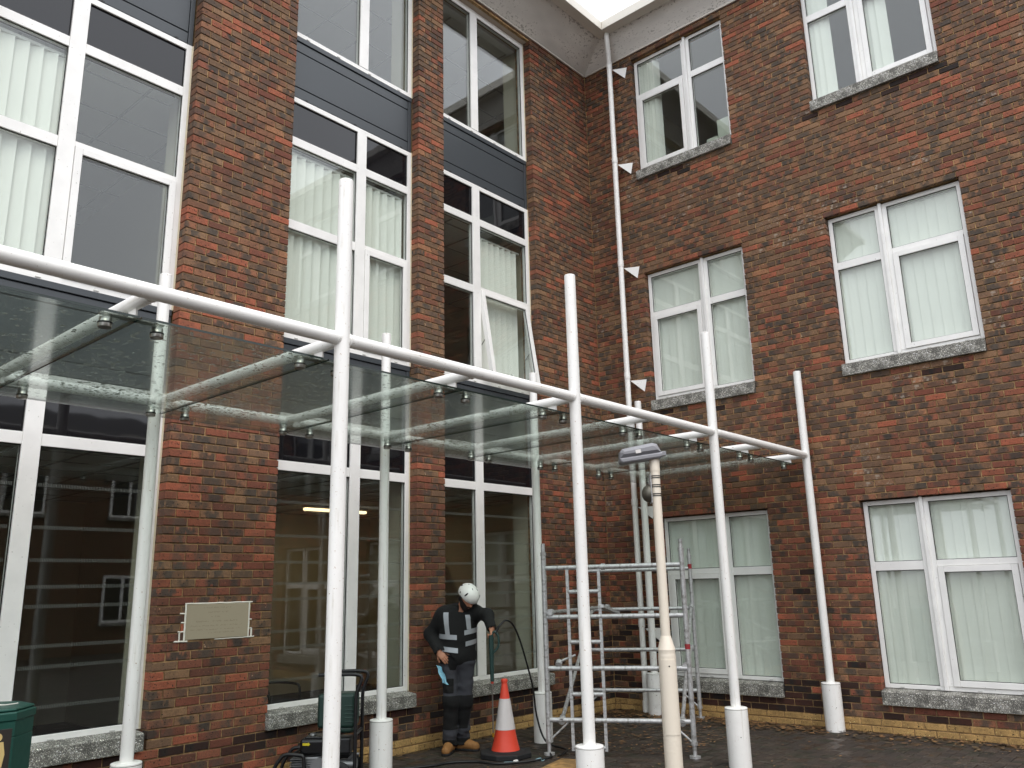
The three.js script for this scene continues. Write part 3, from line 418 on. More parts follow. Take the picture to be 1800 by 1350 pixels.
// ---------------------------------------------------------------- rainwater downpipe in the corner
{
  const d = thing('downpipe', 'white rainwater downpipe with folded wall brackets near the inner corner', 'downpipe'), X = -0.15, Z = 0.60, r = 0.040;
  
  part('swan_neck', tube([V(-0.315, 10.235, 0.692), V(-0.312, 10.16, 0.690), V(-0.28, 10.05, 0.675), V(X - 0.03, 9.84, Z + 0.0195), V(X, 9.76, Z), V(X, 9.68, Z)], r, 40, 20, 0.4), M.paint, d);
  part('pipe', [rod(V(X, 9.70, Z), V(X, 0.03, Z), r, 24)], M.paint, d);
  for (const y of [9.70, 8.02, 6.30, 4.55, 2.72, 1.08]) part('socket', lathe([[r, y + 0.02], [0.046, y + 0.024], [0.046, y + 0.11], [r + 0.002, y + 0.12]], 24).translate(X, 0, Z), M.paint, d);
  for (const y of [9.70, 8.02, 6.30, 4.55, 2.72, 1.08]) { // folded pyramid brackets
    const a = [X + 0.03, y, Z + 0.03], b = [-0.004, y + 0.005, Z + 0.045], e = [-0.004, y + 0.005, Z + 0.235], t = [-0.004, y - 0.17, Z + 0.19];
    part('bracket', quads([[a, b, e, e], [a, e, t, t], [a, t, b, b]]), M.paint, d);
  }
  part('shoe', rod(V(X, 0.16, Z), V(X, 0.02, Z), 0.05, 20), M.paint, d);
}

// ---------------------------------------------------------------- cream lamp column
{
  const L = thing('lamp_column', 'cream lamp column with grey lantern head in front of the canopy', 'lamp post', [-4.05, 0, 3.36], 0);
  part('base', lathe([[0.070, 0], [0.070, 1.10], [0.068, 1.115], [0.066, 1.13], [0.070, 1.15], [0.070, 1.155], [0.040, 1.26]], 36), M.cream, L);
  const door = new THREE.CylinderGeometry(0.0735, 0.0735, 0.56, 20, 1, false, -0.9, 1.8); part('access_door', norm(door.rotateY(-0.62 - 0.25).translate(0, 0.80, 0)), M.cream, L);
  part('lock', new THREE.CylinderGeometry(0.006, 0.006, 0.004, 12).rotateX(Math.PI / 2).translate(0, 1.03, 0.0738).rotateY(-0.85), M.black, L);
  part('shaft', lathe([[0.039, 1.25], [0.038, 2.60]], 32), M.cream, L);
  part('cap', prismWedge(), M.cream, L);
  function prismWedge() { return lathe([[0.0395, 2.585], [0.0415, 2.59], [0.0415, 2.70], [0.03, 2.745], [0.0001, 2.75]], 28); }
  for (const y of [2.525, 2.45, 2.375]) for (const e of [0, 0.016]) part('strap', lathe([[0.0392, y + e], [0.0405, y + e + 0.001], [0.0405, y + e + 0.008], [0.0392, y + e + 0.009]], 24), M.black, L);
  const h = sub('lantern', L); h.position.set(0.01, 2.735, 0.01); h.rotation.set(0, -0.85 + Math.PI, -0.13); // runs out to the left of the column as seen from the path
  const prof = [[-0.035, -0.045], [0.30, -0.045], [0.315, -0.03], [0.315, 0.0], [-0.05, 0.0], [-0.05, -0.03]];
  part('gear_tray', prism(prof, 0.15, 0.012).translate(0, 0, -0.075), M.grey, h);
  part('hood', prism([[-0.045, 0.001], [0.312, 0.001], [0.305, 0.055], [0.28, 0.078], [0.02, 0.092], [-0.02, 0.075]], 0.144, 0.03).translate(0, 0, -0.072), M.grey, h);
  part('label', box(0.13, 0.175, 0.020, 0.05, -0.0735, -0.0725), S({ color: 0xdad6d2, roughness: 0.6 }), h);
  part('spigot', rbox(-0.085, -0.045, -0.03, 0.01, -0.03, 0.03, 0.006), M.grey, h);
  const f = sub('alarm_bell', L); f.position.set(0, 2.42, 0); f.rotation.y = -0.85 + Math.PI; // hangs on a plate strapped to the column
  part('plate', rbox(0.042, 0.052, -0.10, 0.14, -0.05, 0.05, 0.003), M.steel, f);
  part('dome', lathe([[0.075, 0], [0.072, 0.02], [0.055, 0.048], [0.03, 0.062], [0.0001, 0.066]], 28).rotateZ(-Math.PI / 2).translate(0.056, -0.02, 0), S({ color: 0x6d6a60, metalness: 0.7, roughness: 0.45 }), f);
}

// ---------------------------------------------------------------- scaffold tower
{
  const FL = V(-3.044, 0, 1.285), a = V(0.4648, 0, 0.8854), n = V(0.884, 0, -0.468), W = 1.455, D = 2.5;
  const s = thing('scaffold_tower', 'low aluminium scaffold tower with ladder frame standing in the corner', 'scaffold'), at = (u, y, d) => FL.clone().addScaledVector(a, u).addScaledVector(n, d).setY(y), r = 0.0265;
  for (const d of [0, D]) {
    for (const u of [0, W]) { const p = sub('standard', s); part('tube', rod(at(u, 0.14, d), at(u, 2.02, d), r, 18), M.steel, p); part('spigot', rod(at(u, 2.02, d), at(u, 2.115, d), 0.0215, 16), M.steel, p); part('collar', rod(at(u, 1.985, d), at(u, 2.022, d), 0.031, 16), M.steel, p); part('foot_tube', rod(at(u, 0.02, d), at(u, 0.15, d), 0.020, 14), M.steel, p); part('foot', [rod(at(u, 0.0, d), at(u, 0.022, d), 0.055, 18), rod(at(u, 0.12, d), at(u, 0.15, d), 0.033, 14)], M.steel, p); }
    for (const y of [1.855, 1.35, 0.837, 0.335]) part('rung', rod(at(0.02, y, d), at(W - 0.02, y, d), 0.0245, 16), M.steel, s);
    for (const [u0, u1] of [[0, 0.22], [W, W - 0.22]]) part('knee_brace', rod(at(u0, 0.13, d), at(u1, 0.325, d), 0.011, 8), M.steel, s);
  }
  for (const u of [0.252, 0.588]) { const e = at(u, 0, -0.0); part('ladder_stile', uvBox(new THREE.BoxGeometry(0.03, 1.80, 0.03).rotateY(-1.087)).translate(e.x, 0.945, e.z), M.steel, s); }
  for (const y of [1.605, 1.097, 0.585, 0.077]) part('ladder_rung', rod(at(0.26, y, 0), at(0.58, y, 0), 0.0215, 14), M.steel, s);
  const hook = (p, q, rr) => part('clamp', rod(p, q, rr, 12), M.steel, s);
  const brace = (p, q) => { part('brace', rod(p, q, 0.020, 14), M.steel, s); const d = q.clone().sub(p).normalize().multiplyScalar(0.04); hook(p.clone().sub(d), p.clone().add(d), 0.034); hook(q.clone().sub(d), q.clone().add(d), 0.034); };
  brace(at(0.14, 0.335, 0.02), at(0.14, 1.35, D - 0.02)); brace(at(W - 0.10, 0.335, 0.02), at(W - 0.02, 1.36, D - 0.05));
  brace(at(0.06, 1.40, 0.0), at(0.34, 1.385, D)); brace(at(W - 0.03, 0.86, 0.02), at(W - 0.05, 0.86, D - 0.03));
  part('hook_coupling', [rod(at(0.13, 0.87, -0.02), at(0.13, 0.90, 0.03), 0.034, 14), rod(at(0.13, 0.9, 0), at(0.30, 0.965, 0.05), 0.012, 8)], M.steel, s);
  hook(at(0.62, 1.855, 0), at(0.66, 1.855, 0), 0.034);
  const red = S({ color: 0x9a2a30, roughness: 0.5 }); part('red_sticker', [rod(at(W, 1.02, 0), at(W, 1.07, 0), 0.0272, 18), rod(at(W, 1.85, D), at(W, 1.91, D), 0.0272, 18)], red, s);
  part('channel', uvBox(new THREE.BoxGeometry(0.06, 0.03, 1.1)).rotateX(0.10).rotateY(2.02).translate(...at(0.62, 1.40, 0.52).toArray()), M.steel, s);
}

// ---------------------------------------------------------------- traffic cone
{
  const c = thing('traffic_cone', 'orange traffic cone with white reflective sleeve standing by the worker', 'cone', [-3.36, 0, 0.97]);
  const red = P({ color: 0xd8452f, roughness: 0.45, bumpMap: rep(noiseBump, 3), bumpScale: 0.0015 });
  part('body', lathe([[0.152, 0.050], [0.146, 0.062], [0.120, 0.16], [0.102, 0.25], [0.030, 0.70], [0.030, 0.712], [0.034, 0.716], [0.034, 0.738], [0.028, 0.748], [0.012, 0.75]], 40), red, c);
  part('sleeve', lathe([[0.1015, 0.262], [0.1030, 0.263], [0.0560, 0.556], [0.0545, 0.557]], 40), S({ map: rep(dirtTex, 4, 2), color: 0xdcd6d8, roughness: 0.35 }), c);
  const b = []; for (let k = 0; k < 8; k++) { const t = k / 8 * 6.283 + 0.39; b.push([Math.cos(t) * 0.275, Math.sin(t) * 0.275]); }
  part('base', [prism(b, 0.052, 0.008).rotateX(-Math.PI / 2).translate(0, 0.0, 0), lathe([[0.20, 0.05], [0.16, 0.062], [0.145, 0.066]], 36)], M.rubber, c);
}

// ---------------------------------------------------------------- stone plaque
{
  const q = thing('wall_plaque', 'grey-buff stone plaque with faint worn inscription sealed into the brick pier', 'plaque', [-6.075, 1.437, 0]);
  const cv = document.createElement('canvas'); cv.width = 768; cv.height = 384; const x = cv.getContext('2d'), R = rng(3);
  x.fillStyle = '#a59a83'; x.fillRect(0, 0, 768, 384);
  for (let i = 0; i < 5000; i++) { const v = 135 + 40 * R(); x.fillStyle = `rgba(${v},${v * 0.93},${v * 0.78},0.12)`; x.fillRect(R() * 768, R() * 384, 2 + 8 * R(), 1 + 3 * R()); }
  x.strokeStyle = 'rgba(92,82,62,0.75)'; x.lineWidth = 2;
  for (const [cx, cy, w, h] of [[370, 42, 330, 15], [380, 92, 250, 17], [370, 142, 150, 14], [380, 192, 520, 18], [372, 240, 650, 15], [372, 282, 640, 15], [440, 318, 330, 12]]) { let p = cx - w / 2; while (p < cx + w / 2) { const l = 3 + 6 * R(); if (R() < 0.8) { x.beginPath(); x.moveTo(p, cy + h * (R() - 0.5)); x.lineTo(p + l * 0.6, cy + h * (R() - 0.5)); x.lineTo(p + l, cy + h * (R() - 0.5)); x.stroke(); } p += l + 3; if (R() < 0.16) p += 14; } }
  const t = new THREE.CanvasTexture(cv); t.colorSpace = THREE.SRGBColorSpace;
  const g = new RoundedBoxGeometry(0.600, 0.296, 0.05, 1, 0.004), f = S({ map: t, roughness: 0.7 }), n = norm(g); { const p = n.attributes.position, u = n.attributes.uv; for (let i = 0; i < p.count; i++) u.setXY(i, p.getX(i) / 0.6 + 0.5, p.getY(i) / 0.296 + 0.5); }
  part('stone', n.translate(0, 0, -0.019), f, q);
  const R2 = rng(8), m = []; const bead = (a, b, r) => { const pts = []; for (let i = 0; i <= 14; i++) { const k = i / 14; pts.push(V(a[0] + (b[0] - a[0]) * k + 0.003 * (R2() - 0.5), a[1] + (b[1] - a[1]) * k + 0.003 * (R2() - 0.5), 0.0)); } m.push(tube(pts, r, 30, 6)); };
  const A = 0.307, B = 0.155; bead([-A - 0.01, B], [A + 0.03, B], 0.007); bead([-A, B], [-A, -B], 0.008); bead([A, B], [A, -B], 0.008); bead([-A - 0.09, -B - 0.002], [-A + 0.03, -B - 0.004], 0.008); bead([-0.02, -B], [A + 0.05, -B], 0.005);
  for (const [s, y, l] of [[-1, 0.074, 0.055], [-1, -0.002, 0.04], [-1, -0.078, 0.06], [1, 0.0, 0.03], [1, -0.078, 0.035], [1, -0.153, 0.06]]) bead([s * A, y], [s * (A + l), y], 0.006);
  bead([-A - 0.045, -0.085], [-A - 0.045, -0.15], 0.007); bead([A + 0.03, -0.08], [A + 0.03, -0.15], 0.009);
  part('sealant', m, S({ color: 0xe8e4d8, roughness: 0.6 }), q);
}
// ---------------------------------------------------------------- green litter bin at the left edge
{
  const b = thing('litter_bin', 'dark green plastic litter bin with a gold figure emblem at the left edge', 'bin', [-8.345, 0, 1.44], -0.851);
  // local axes: x to the right of the picture, z towards the viewer; eight-sided body
  const green = P({ color: 0x15473d, roughness: 0.42, bumpMap: rep(noiseBump, 3), bumpScale: 0.0015 }), oct = (r, k = 0.42) => { const c = r * k; return [[c, r], [r, c], [r, -c], [c, -r], [-c, -r], [-r, -c], [-r, c], [-c, r]]; };
  const up = (pts, y0, y1, bev = 0.008) => prism(pts, y1 - y0, bev).rotateX(-Math.PI / 2).translate(0, y0, 0);
  const body = sub('body', b); body.rotation.y = 0.87; const C = -0.04;
  const N = 0.265, c4 = N * 0.42, notch = [[c4, N], [N, c4], [N - 0.12, c4 - 0.01], [N - 0.12, -c4 + 0.01], [N, -c4], [c4, -N], [-c4, -N], [-N, -c4], [-N, c4], [-c4, N]];
  part('lower_shell', up(oct(N), 0.02, 0.925), green, body); part('slot_surround', up(notch, 0.9252, 1.0046, 0.002), green, body);
  part('hood', [up(oct(0.272), 1.005, 1.055, 0.008), up(oct(0.262), 1.056, 1.072, 0.006)], green, body);
  part('emblem_plate', rbox(-0.13, 0.10, 0.74, 0.97, 0.264, 0.269, 0.004, 1), S({ color: 0x2c2723, roughness: 0.5 }), body);
  const gold = S({ color: 0xcdb377, roughness: 0.5 }); // a plain figure dropping litter
  const fig = [norm(new THREE.CylinderGeometry(0.022, 0.022, 0.003, 20).rotateX(Math.PI / 2).translate(0.03, 0.93, 0.2705)), prism([[0.0, 0.865], [0.06, 0.865], [0.072, 0.80], [0.062, 0.73], [0.045, 0.73], [0.035, 0.79], [0.015, 0.72], [-0.005, 0.72], [0.005, 0.80], [-0.05, 0.82], [-0.055, 0.805]], 0.003).translate(0, 0.04, 0.269)];
  part('emblem', fig, gold, body);
  part('torn_wrapper', tube([V(-0.02, 1.075, 0.05), V(0.05, 1.082, 0.02), V(0.12, 1.075, 0.06), V(0.20, 1.074, 0.03)], 0.004, 20, 5), S({ color: 0xd8d4cc, roughness: 0.6 }), body);
}

// ---------------------------------------------------------------- petrol pressure washer behind the cut post
{
  const w = thing('pressure_washer', 'black framed petrol pressure washer with dark green tank behind the white post', 'pressure washer', [-5.35, 0, 0.55], -0.851);
  const fr = S({ color: 0x141416, roughness: 0.4 }), r = 0.016, alu = S({ color: 0x8e8f90, metalness: 0.8, roughness: 0.45 });
  for (const z of [0.16, -0.16]) part('frame_tube', tube([V(0.02, 0.955, z), V(0.30, 0.955, z), V(0.385, 0.945, z), V(0.40, 0.91, z), V(0.365, 0.82, z), V(0.352, 0.74, z), V(0.35, 0.14, z), V(0.30, 0.10, z), V(-0.22, 0.10, z), V(-0.36, 0.14, z), V(-0.33, 0.22, z), V(-0.27, 0.30, z), V(-0.22, 0.312, z), V(-0.10, 0.298, z), V(-0.085, 0.24, z), V(-0.075, 0.10, z)], r, 160, 10, 0.25), fr, w);
  for (const [x, y] of [[0.05, 0.955], [0.35, 0.46], [-0.18, 0.308], [0.2, 0.10], [-0.2, 0.10]]) part('cross_tube', rod(V(x, y, -0.16), V(x, y, 0.16), r * 0.95, 10), fr, w);
  part('grip', rod(V(0.08, 0.955, -0.15), V(0.08, 0.955, 0.15), 0.022, 14), M.rubber, w);
  const tank = sub('tank', w), tg = P({ color: 0x17332c, roughness: 0.45 });
  part('tank_shell', [rbox(0.005, 0.335, 0.505, 0.79, -0.12, 0.12, 0.03, 3), rbox(0.05, 0.32, 0.462, 0.52, -0.10, 0.10, 0.025, 2)], tg, tank);
  for (let k = 0; k < 5; k++) part('moulded_rib', rbox(0.25, 0.325, 0.55 + k * 0.033, 0.562 + k * 0.033, 0.118, 0.124, 0.003), tg, tank);
  { const cv = document.createElement('canvas'); cv.width = 256; cv.height = 64; const x = cv.getContext('2d'); x.fillStyle = '#17332c'; x.fillRect(0, 0, 256, 64); x.fillStyle = '#cfd3cf'; x.font = 'bold 52px sans-serif'; x.textAlign = 'right'; x.fillText('DE', 246, 50); const t = new THREE.CanvasTexture(cv); t.colorSpace = THREE.SRGBColorSpace; const g = box(0.04, 0.225, 0.655, 0.70, 0.1205, 0.1215); const p = g.attributes.position, u = g.attributes.uv; for (let i = 0; i < p.count; i++) u.setXY(i, (p.getX(i) - 0.04) / 0.185, (p.getY(i) - 0.655) / 0.045); part('tank_lettering', g, S({ map: t, roughness: 0.5 }), tank); }
  part('side_hook', tube([V(0.372, 0.755, 0.16), V(0.395, 0.755, 0.16), V(0.40, 0.70, 0.16), V(0.395, 0.66, 0.16), V(0.372, 0.66, 0.16)], 0.005, 20, 6), fr, w);
  const e = sub('engine', w);
  part('fuel_tank', [rbox(-0.14, 0.14, 0.285, 0.425, -0.12, 0.12, 0.03, 3), rbox(-0.10, 0.12, 0.42, 0.44, -0.10, 0.10, 0.009, 1)], P({ color: 0x101012, roughness: 0.22 }), e);
  part('fuel_cap', lathe([[0.0001, 0.456], [0.026, 0.454], [0.03, 0.438], [0.03, 0.425]], 20).translate(-0.05, 0, 0), alu, e);
  part('air_filter', rbox(0.15, 0.30, 0.29, 0.425, -0.09, 0.10, 0.02, 2), fr, e);
  part('crankcase', [rbox(-0.12, 0.16, 0.14, 0.282, -0.10, 0.10, 0.02, 2), rod(V(-0.20, 0.20, 0), V(-0.12, 0.20, 0), 0.07, 20), rod(V(0.05, 0.19, 0.09), V(0.05, 0.19, 0.15), 0.085, 24)], alu, e);
  const fins = []; for (let k = 0; k < 7; k++) fins.push(rbox(-0.22, -0.02, 0.15 + k * 0.018, 0.156 + k * 0.018, -0.085, 0.115, 0.002)); part('cooling_fins', fins, alu, e);
  part('pump', [rod(V(0.2, 0.19, 0.0), V(0.34, 0.19, 0.0), 0.05, 18), rod(V(0.28, 0.24, 0.03), V(0.33, 0.28, 0.06), 0.018, 12), rod(V(0.33, 0.285, 0.06), V(0.37, 0.285, 0.06), 0.012, 10)], alu, e);
  part('warning_arrow', prism([[-0.112, 0.372], [-0.065, 0.372], [-0.065, 0.366], [-0.045, 0.382], [-0.065, 0.398], [-0.065, 0.392], [-0.112, 0.392]], 0.002).translate(0, 0, 0.1205), S({ color: 0xc9b81e, roughness: 0.5 }), e);
  for (const z of [0.23, -0.23]) { const q = sub('wheel', w); part('tyre', norm(new THREE.TorusGeometry(0.095, 0.035, 12, 32).translate(0.22, 0.13, z)), M.rubber, q); part('rim', rod(V(0.22, 0.13, z - 0.02), V(0.22, 0.13, z + 0.02), 0.07, 20), fr, q); }
}

// ---------------------------------------------------------------- lance and hoses
const MX = -3.45, MZ = 0.42, MT = -0.851;
{
  const l = thing('spray_lance', 'dark green pressure washer lance held upright by the worker', 'spray lance', [MX, 0, MZ], MT), z = 0.40, x = 0.352;
  const gr = P({ color: 0x1d3a36, roughness: 0.45 });
  part('barrel_grip', [rod(V(x, 0.735, z), V(x - 0.004, 1.02, z), 0.019, 16, 0.024), rod(V(x - 0.004, 1.02, z), V(x - 0.004, 1.19, z), 0.024, 16, 0.026)], gr, l);
  part('trigger_guard', tube([V(x, 1.00, z), V(x + 0.055, 1.055, z), V(x + 0.072, 1.10, z), V(x + 0.068, 1.18, z), V(x + 0.03, 1.225, z), V(x, 1.19, z)], 0.012, 40, 10, 0.4), gr, l);
  part('red_collar', rod(V(x, 0.715, z), V(x, 0.738, z), 0.015, 14), S({ color: 0xc03524, roughness: 0.5 }), l);
  part('wand', rod(V(x, 0.235, z), V(x, 0.72, z), 0.0075, 10), M.stainless, l);
  part('nozzle', [rod(V(x, 0.215, z), V(x, 0.245, z), 0.010, 10), rod(V(x, 0.207, z), V(x, 0.218, z), 0.014, 10)], S({ color: 0xb98a2e, metalness: 0.8, roughness: 0.4 }), l);
  part('hose_tail', rod(V(x + 0.045, 1.21, z), V(x + 0.075, 1.275, z - 0.005), 0.013, 12), M.black, l);
  const h = thing('pressure_hose', 'black pressure hose arching from the lance down behind the post collar', 'hose', [MX, 0, MZ], MT);
  part('hose', tube([V(x + 0.075, 1.275, z - 0.005), V(0.50, 1.33, 0.33), V(0.57, 1.285, 0.22), V(0.64, 1.13, 0.10), V(0.72, 0.84, -0.06), V(0.775, 0.60, -0.16), V(0.81, 0.30, -0.2), V(0.90, 0.06, -0.14), V(1.1, 0.016, 0.1), V(1.0, 0.014, 0.42)], 0.010, 120, 8), M.black, h);
  const g = thing('ground_hose', 'black hose lying in loops across the wet paving under the cone', 'hose');
  part('hose', tube([V(-4.55, 0.016, 0.52), V(-4.2, 0.016, 0.72), V(-3.95, 0.016, 0.78), V(-3.78, 0.016, 0.95), V(-3.72, 0.016, 1.2), V(-3.45, 0.016, 1.38), V(-3.2, 0.016, 1.42), V(-3.05, 0.016, 1.30), V(-2.9, 0.016, 1.16), V(-2.6, 0.016, 0.9)], 0.011, 120, 8), M.black, g);
  const c = thing('cable', 'thin pale blue cord with a white plug lying at the cone base', 'cord'); part('cord', tube([V(-3.62, 0.010, 1.18), V(-3.52, 0.014, 1.30), V(-3.40, 0.010, 1.35), V(-3.30, 0.02, 1.38), V(-3.36, 0.010, 1.45), V(-3.24, 0.012, 1.40)], 0.004, 60, 6), S({ color: 0x8fb3bd, roughness: 0.5 }), c); part('plug', rbox(-3.57, -3.52, 0.004, 0.03, 1.25, 1.285, 0.01, 2), M.upvc, c);
}

// ---------------------------------------------------------------- things inside the ground floor rooms
{
  const d = thing('door', 'pale wood door with a narrow glazed slot inside the ground floor room', 'door', [-0.55, 0.02, -3.6], 0);
  const wood = S({ color: 0xa98a58, roughness: 0.5 }); part('leaf', rbox(-0.45, 0.45, 0, 2.05, -0.022, 0.022), wood, d); part('vision_slot', box(0.16, 0.26, 0.9, 1.75, 0.0225, 0.026), M.black, d); part('door_frame', [rbox(-0.53, -0.455, 0, 2.13, -0.05, 0.05), rbox(0.455, 0.53, 0, 2.13, -0.05, 0.05), rbox(-0.455, 0.455, 2.055, 2.13, -0.05, 0.05)], M.upvc, d); part('round_sign', new THREE.CylinderGeometry(0.07, 0.07, 0.004, 24).rotateX(Math.PI / 2).translate(-0.12, 1.38, 0.026), S({ color: 0x2f3f8f, roughness: 0.5 }), d); part('handle', rod(V(-0.36, 1.0, 0.05), V(-0.24, 1.0, 0.05), 0.011, 8), M.stainless, d);
  const c = thing('lobby_chair', 'dark upholstered chair inside the room behind the lower left pane', 'chair', [-4.75, 0.02, -1.25], 0.35), up = S({ color: 0x22252e, roughness: 0.9 });
  part('seat', rbox(-0.26, 0.26, 0.42, 0.52, -0.25, 0.25, 0.04, 3), up, c); part('backrest', prism([[-0.26, 0.55], [0.26, 0.55], [0.26, 0.90], [0.2, 1.02], [0, 1.06], [-0.2, 1.02], [-0.26, 0.90]], 0.07, 0.02).translate(0, 0, -0.30), up, c);
  for (const x of [-0.27, 0.27]) for (const z of [-0.24, 0.24]) part('leg', rod(V(x, 0.0, z), V(x, 0.50, z), 0.012, 8), M.black, c);
  for (const x of [-0.27, 0.27]) part('armrest', tube([V(x, 0.5, -0.24), V(x, 0.66, -0.22), V(x, 0.67, 0.18), V(x, 0.60, 0.24), V(x, 0.5, 0.24)], 0.014, 24, 8), M.black, c);
  const f = thing('ceiling_light', 'lit warm strip light on the ceiling of the ground floor room', 'light', [-1.85, 2.93, -4.0]);
  part('housing', rbox(-0.62, 0.62, 0.02, 0.058, -0.06, 0.06, 0.005), M.upvc, f); part('light_tube', rbox(-0.6, 0.6, -0.02, 0.02, -0.045, 0.045, 0.015, 2), S({ color: 0xfff2dc, emissive: 0xffdfae, emissiveIntensity: 0.9, roughness: 0.5 }), f);
  const la = new THREE.RectAreaLight(0xffe0b4, 7.0, 1.2, 0.09); la.position.set(-1.85, 2.895, -4.0); la.rotation.x = -Math.PI / 2; scene.add(la);
  const box1 = thing('cardboard_box', 'pale box standing on the sill inside the top window by the gutter', 'box', [0, 0, 0], -Math.PI / 2); part('carton', [rbox(2.12, 2.42, 7.92, 8.36, -0.62, -0.34, 0.004), rbox(1.93, 2.11, 7.92, 8.12, -0.60, -0.34, 0.004)], S({ color: 0xc8ccbe, roughness: 0.8 }), box1);
  part('shelf', box(1.2, 2.46, 7.88, 7.918, -0.64, -0.32), M.inWall, box1);
}

// ---------------------------------------------------------------- building across the yard, seen only as a reflection in the glass
{
  const o = thing('opposite_building', 'two-storey brown brick building mirrored in the ground floor glass', 'building', [-9, 0, 19.5]);
  const tile = dataTex(256, 256, (i, j) => { const row = Math.floor(j / 16), off = row % 2 ? 16 : 0, col = Math.floor((i + off) / 32), jx = (i + off) % 32 < 2 || j % 16 < 2, t = brown[Math.floor(h2(col % 8, row, 4) * brown.length)], k = 0.62 + 0.3 * h2(i, j, 3); return jx ? [96, 78, 56] : t.map(v => v * k); });
  const bm = S({ map: rep(tile, 0.55, 0.83), roughness: 0.9 });
  part('wall', box(-16, 14, -0.1, 6.6, 0, 8), bm, o); part('roof', prism([[-0.6, 6.6], [9, 6.6], [4.2, 8.2]], 31).rotateY(-Math.PI / 2).translate(14.5, 0, 0), M.roof, o);
  part('fascia', box(-16.4, 14.4, 6.45, 6.62, -0.62, -0.58), M.fascia, o);
  for (let x = -14; x < 13; x += 3.1) for (const y of [0.9, 4.1]) { if (y < 1 && Math.round(x * 10) % 3) continue; const g = sub('window', o); g.position.set(x, y, -0.03); part('frame', [box(-0.6, 0.6, 1.33, 1.4, -0.03, 0.029), box(-0.6, 0.6, 0, 0.07, -0.03, 0.029), box(-0.6, -0.53, 0.071, 1.329, -0.03, 0.029), box(0.53, 0.6, 0.071, 1.329, -0.03, 0.029), box(-0.04, 0.04, 0.071, 1.329, -0.03, 0.029)], M.upvc, g); part('pane', box(-0.53, 0.53, 0.07, 1.33, 0.0, 0.028), M.spandrel, g); part('sill', box(-0.66, 0.66, -0.1, -0.002, -0.1, 0.029), M.sill, g); }
  part('entrance_door', [rbox(-2.4, -0.9, 0.0, 2.3, -0.08, -0.002)], M.spandrel, o); part('entrance_canopy', box(-2.8, -0.5, 2.5, 2.68, -1.2, -0.002), M.fascia, o);
}
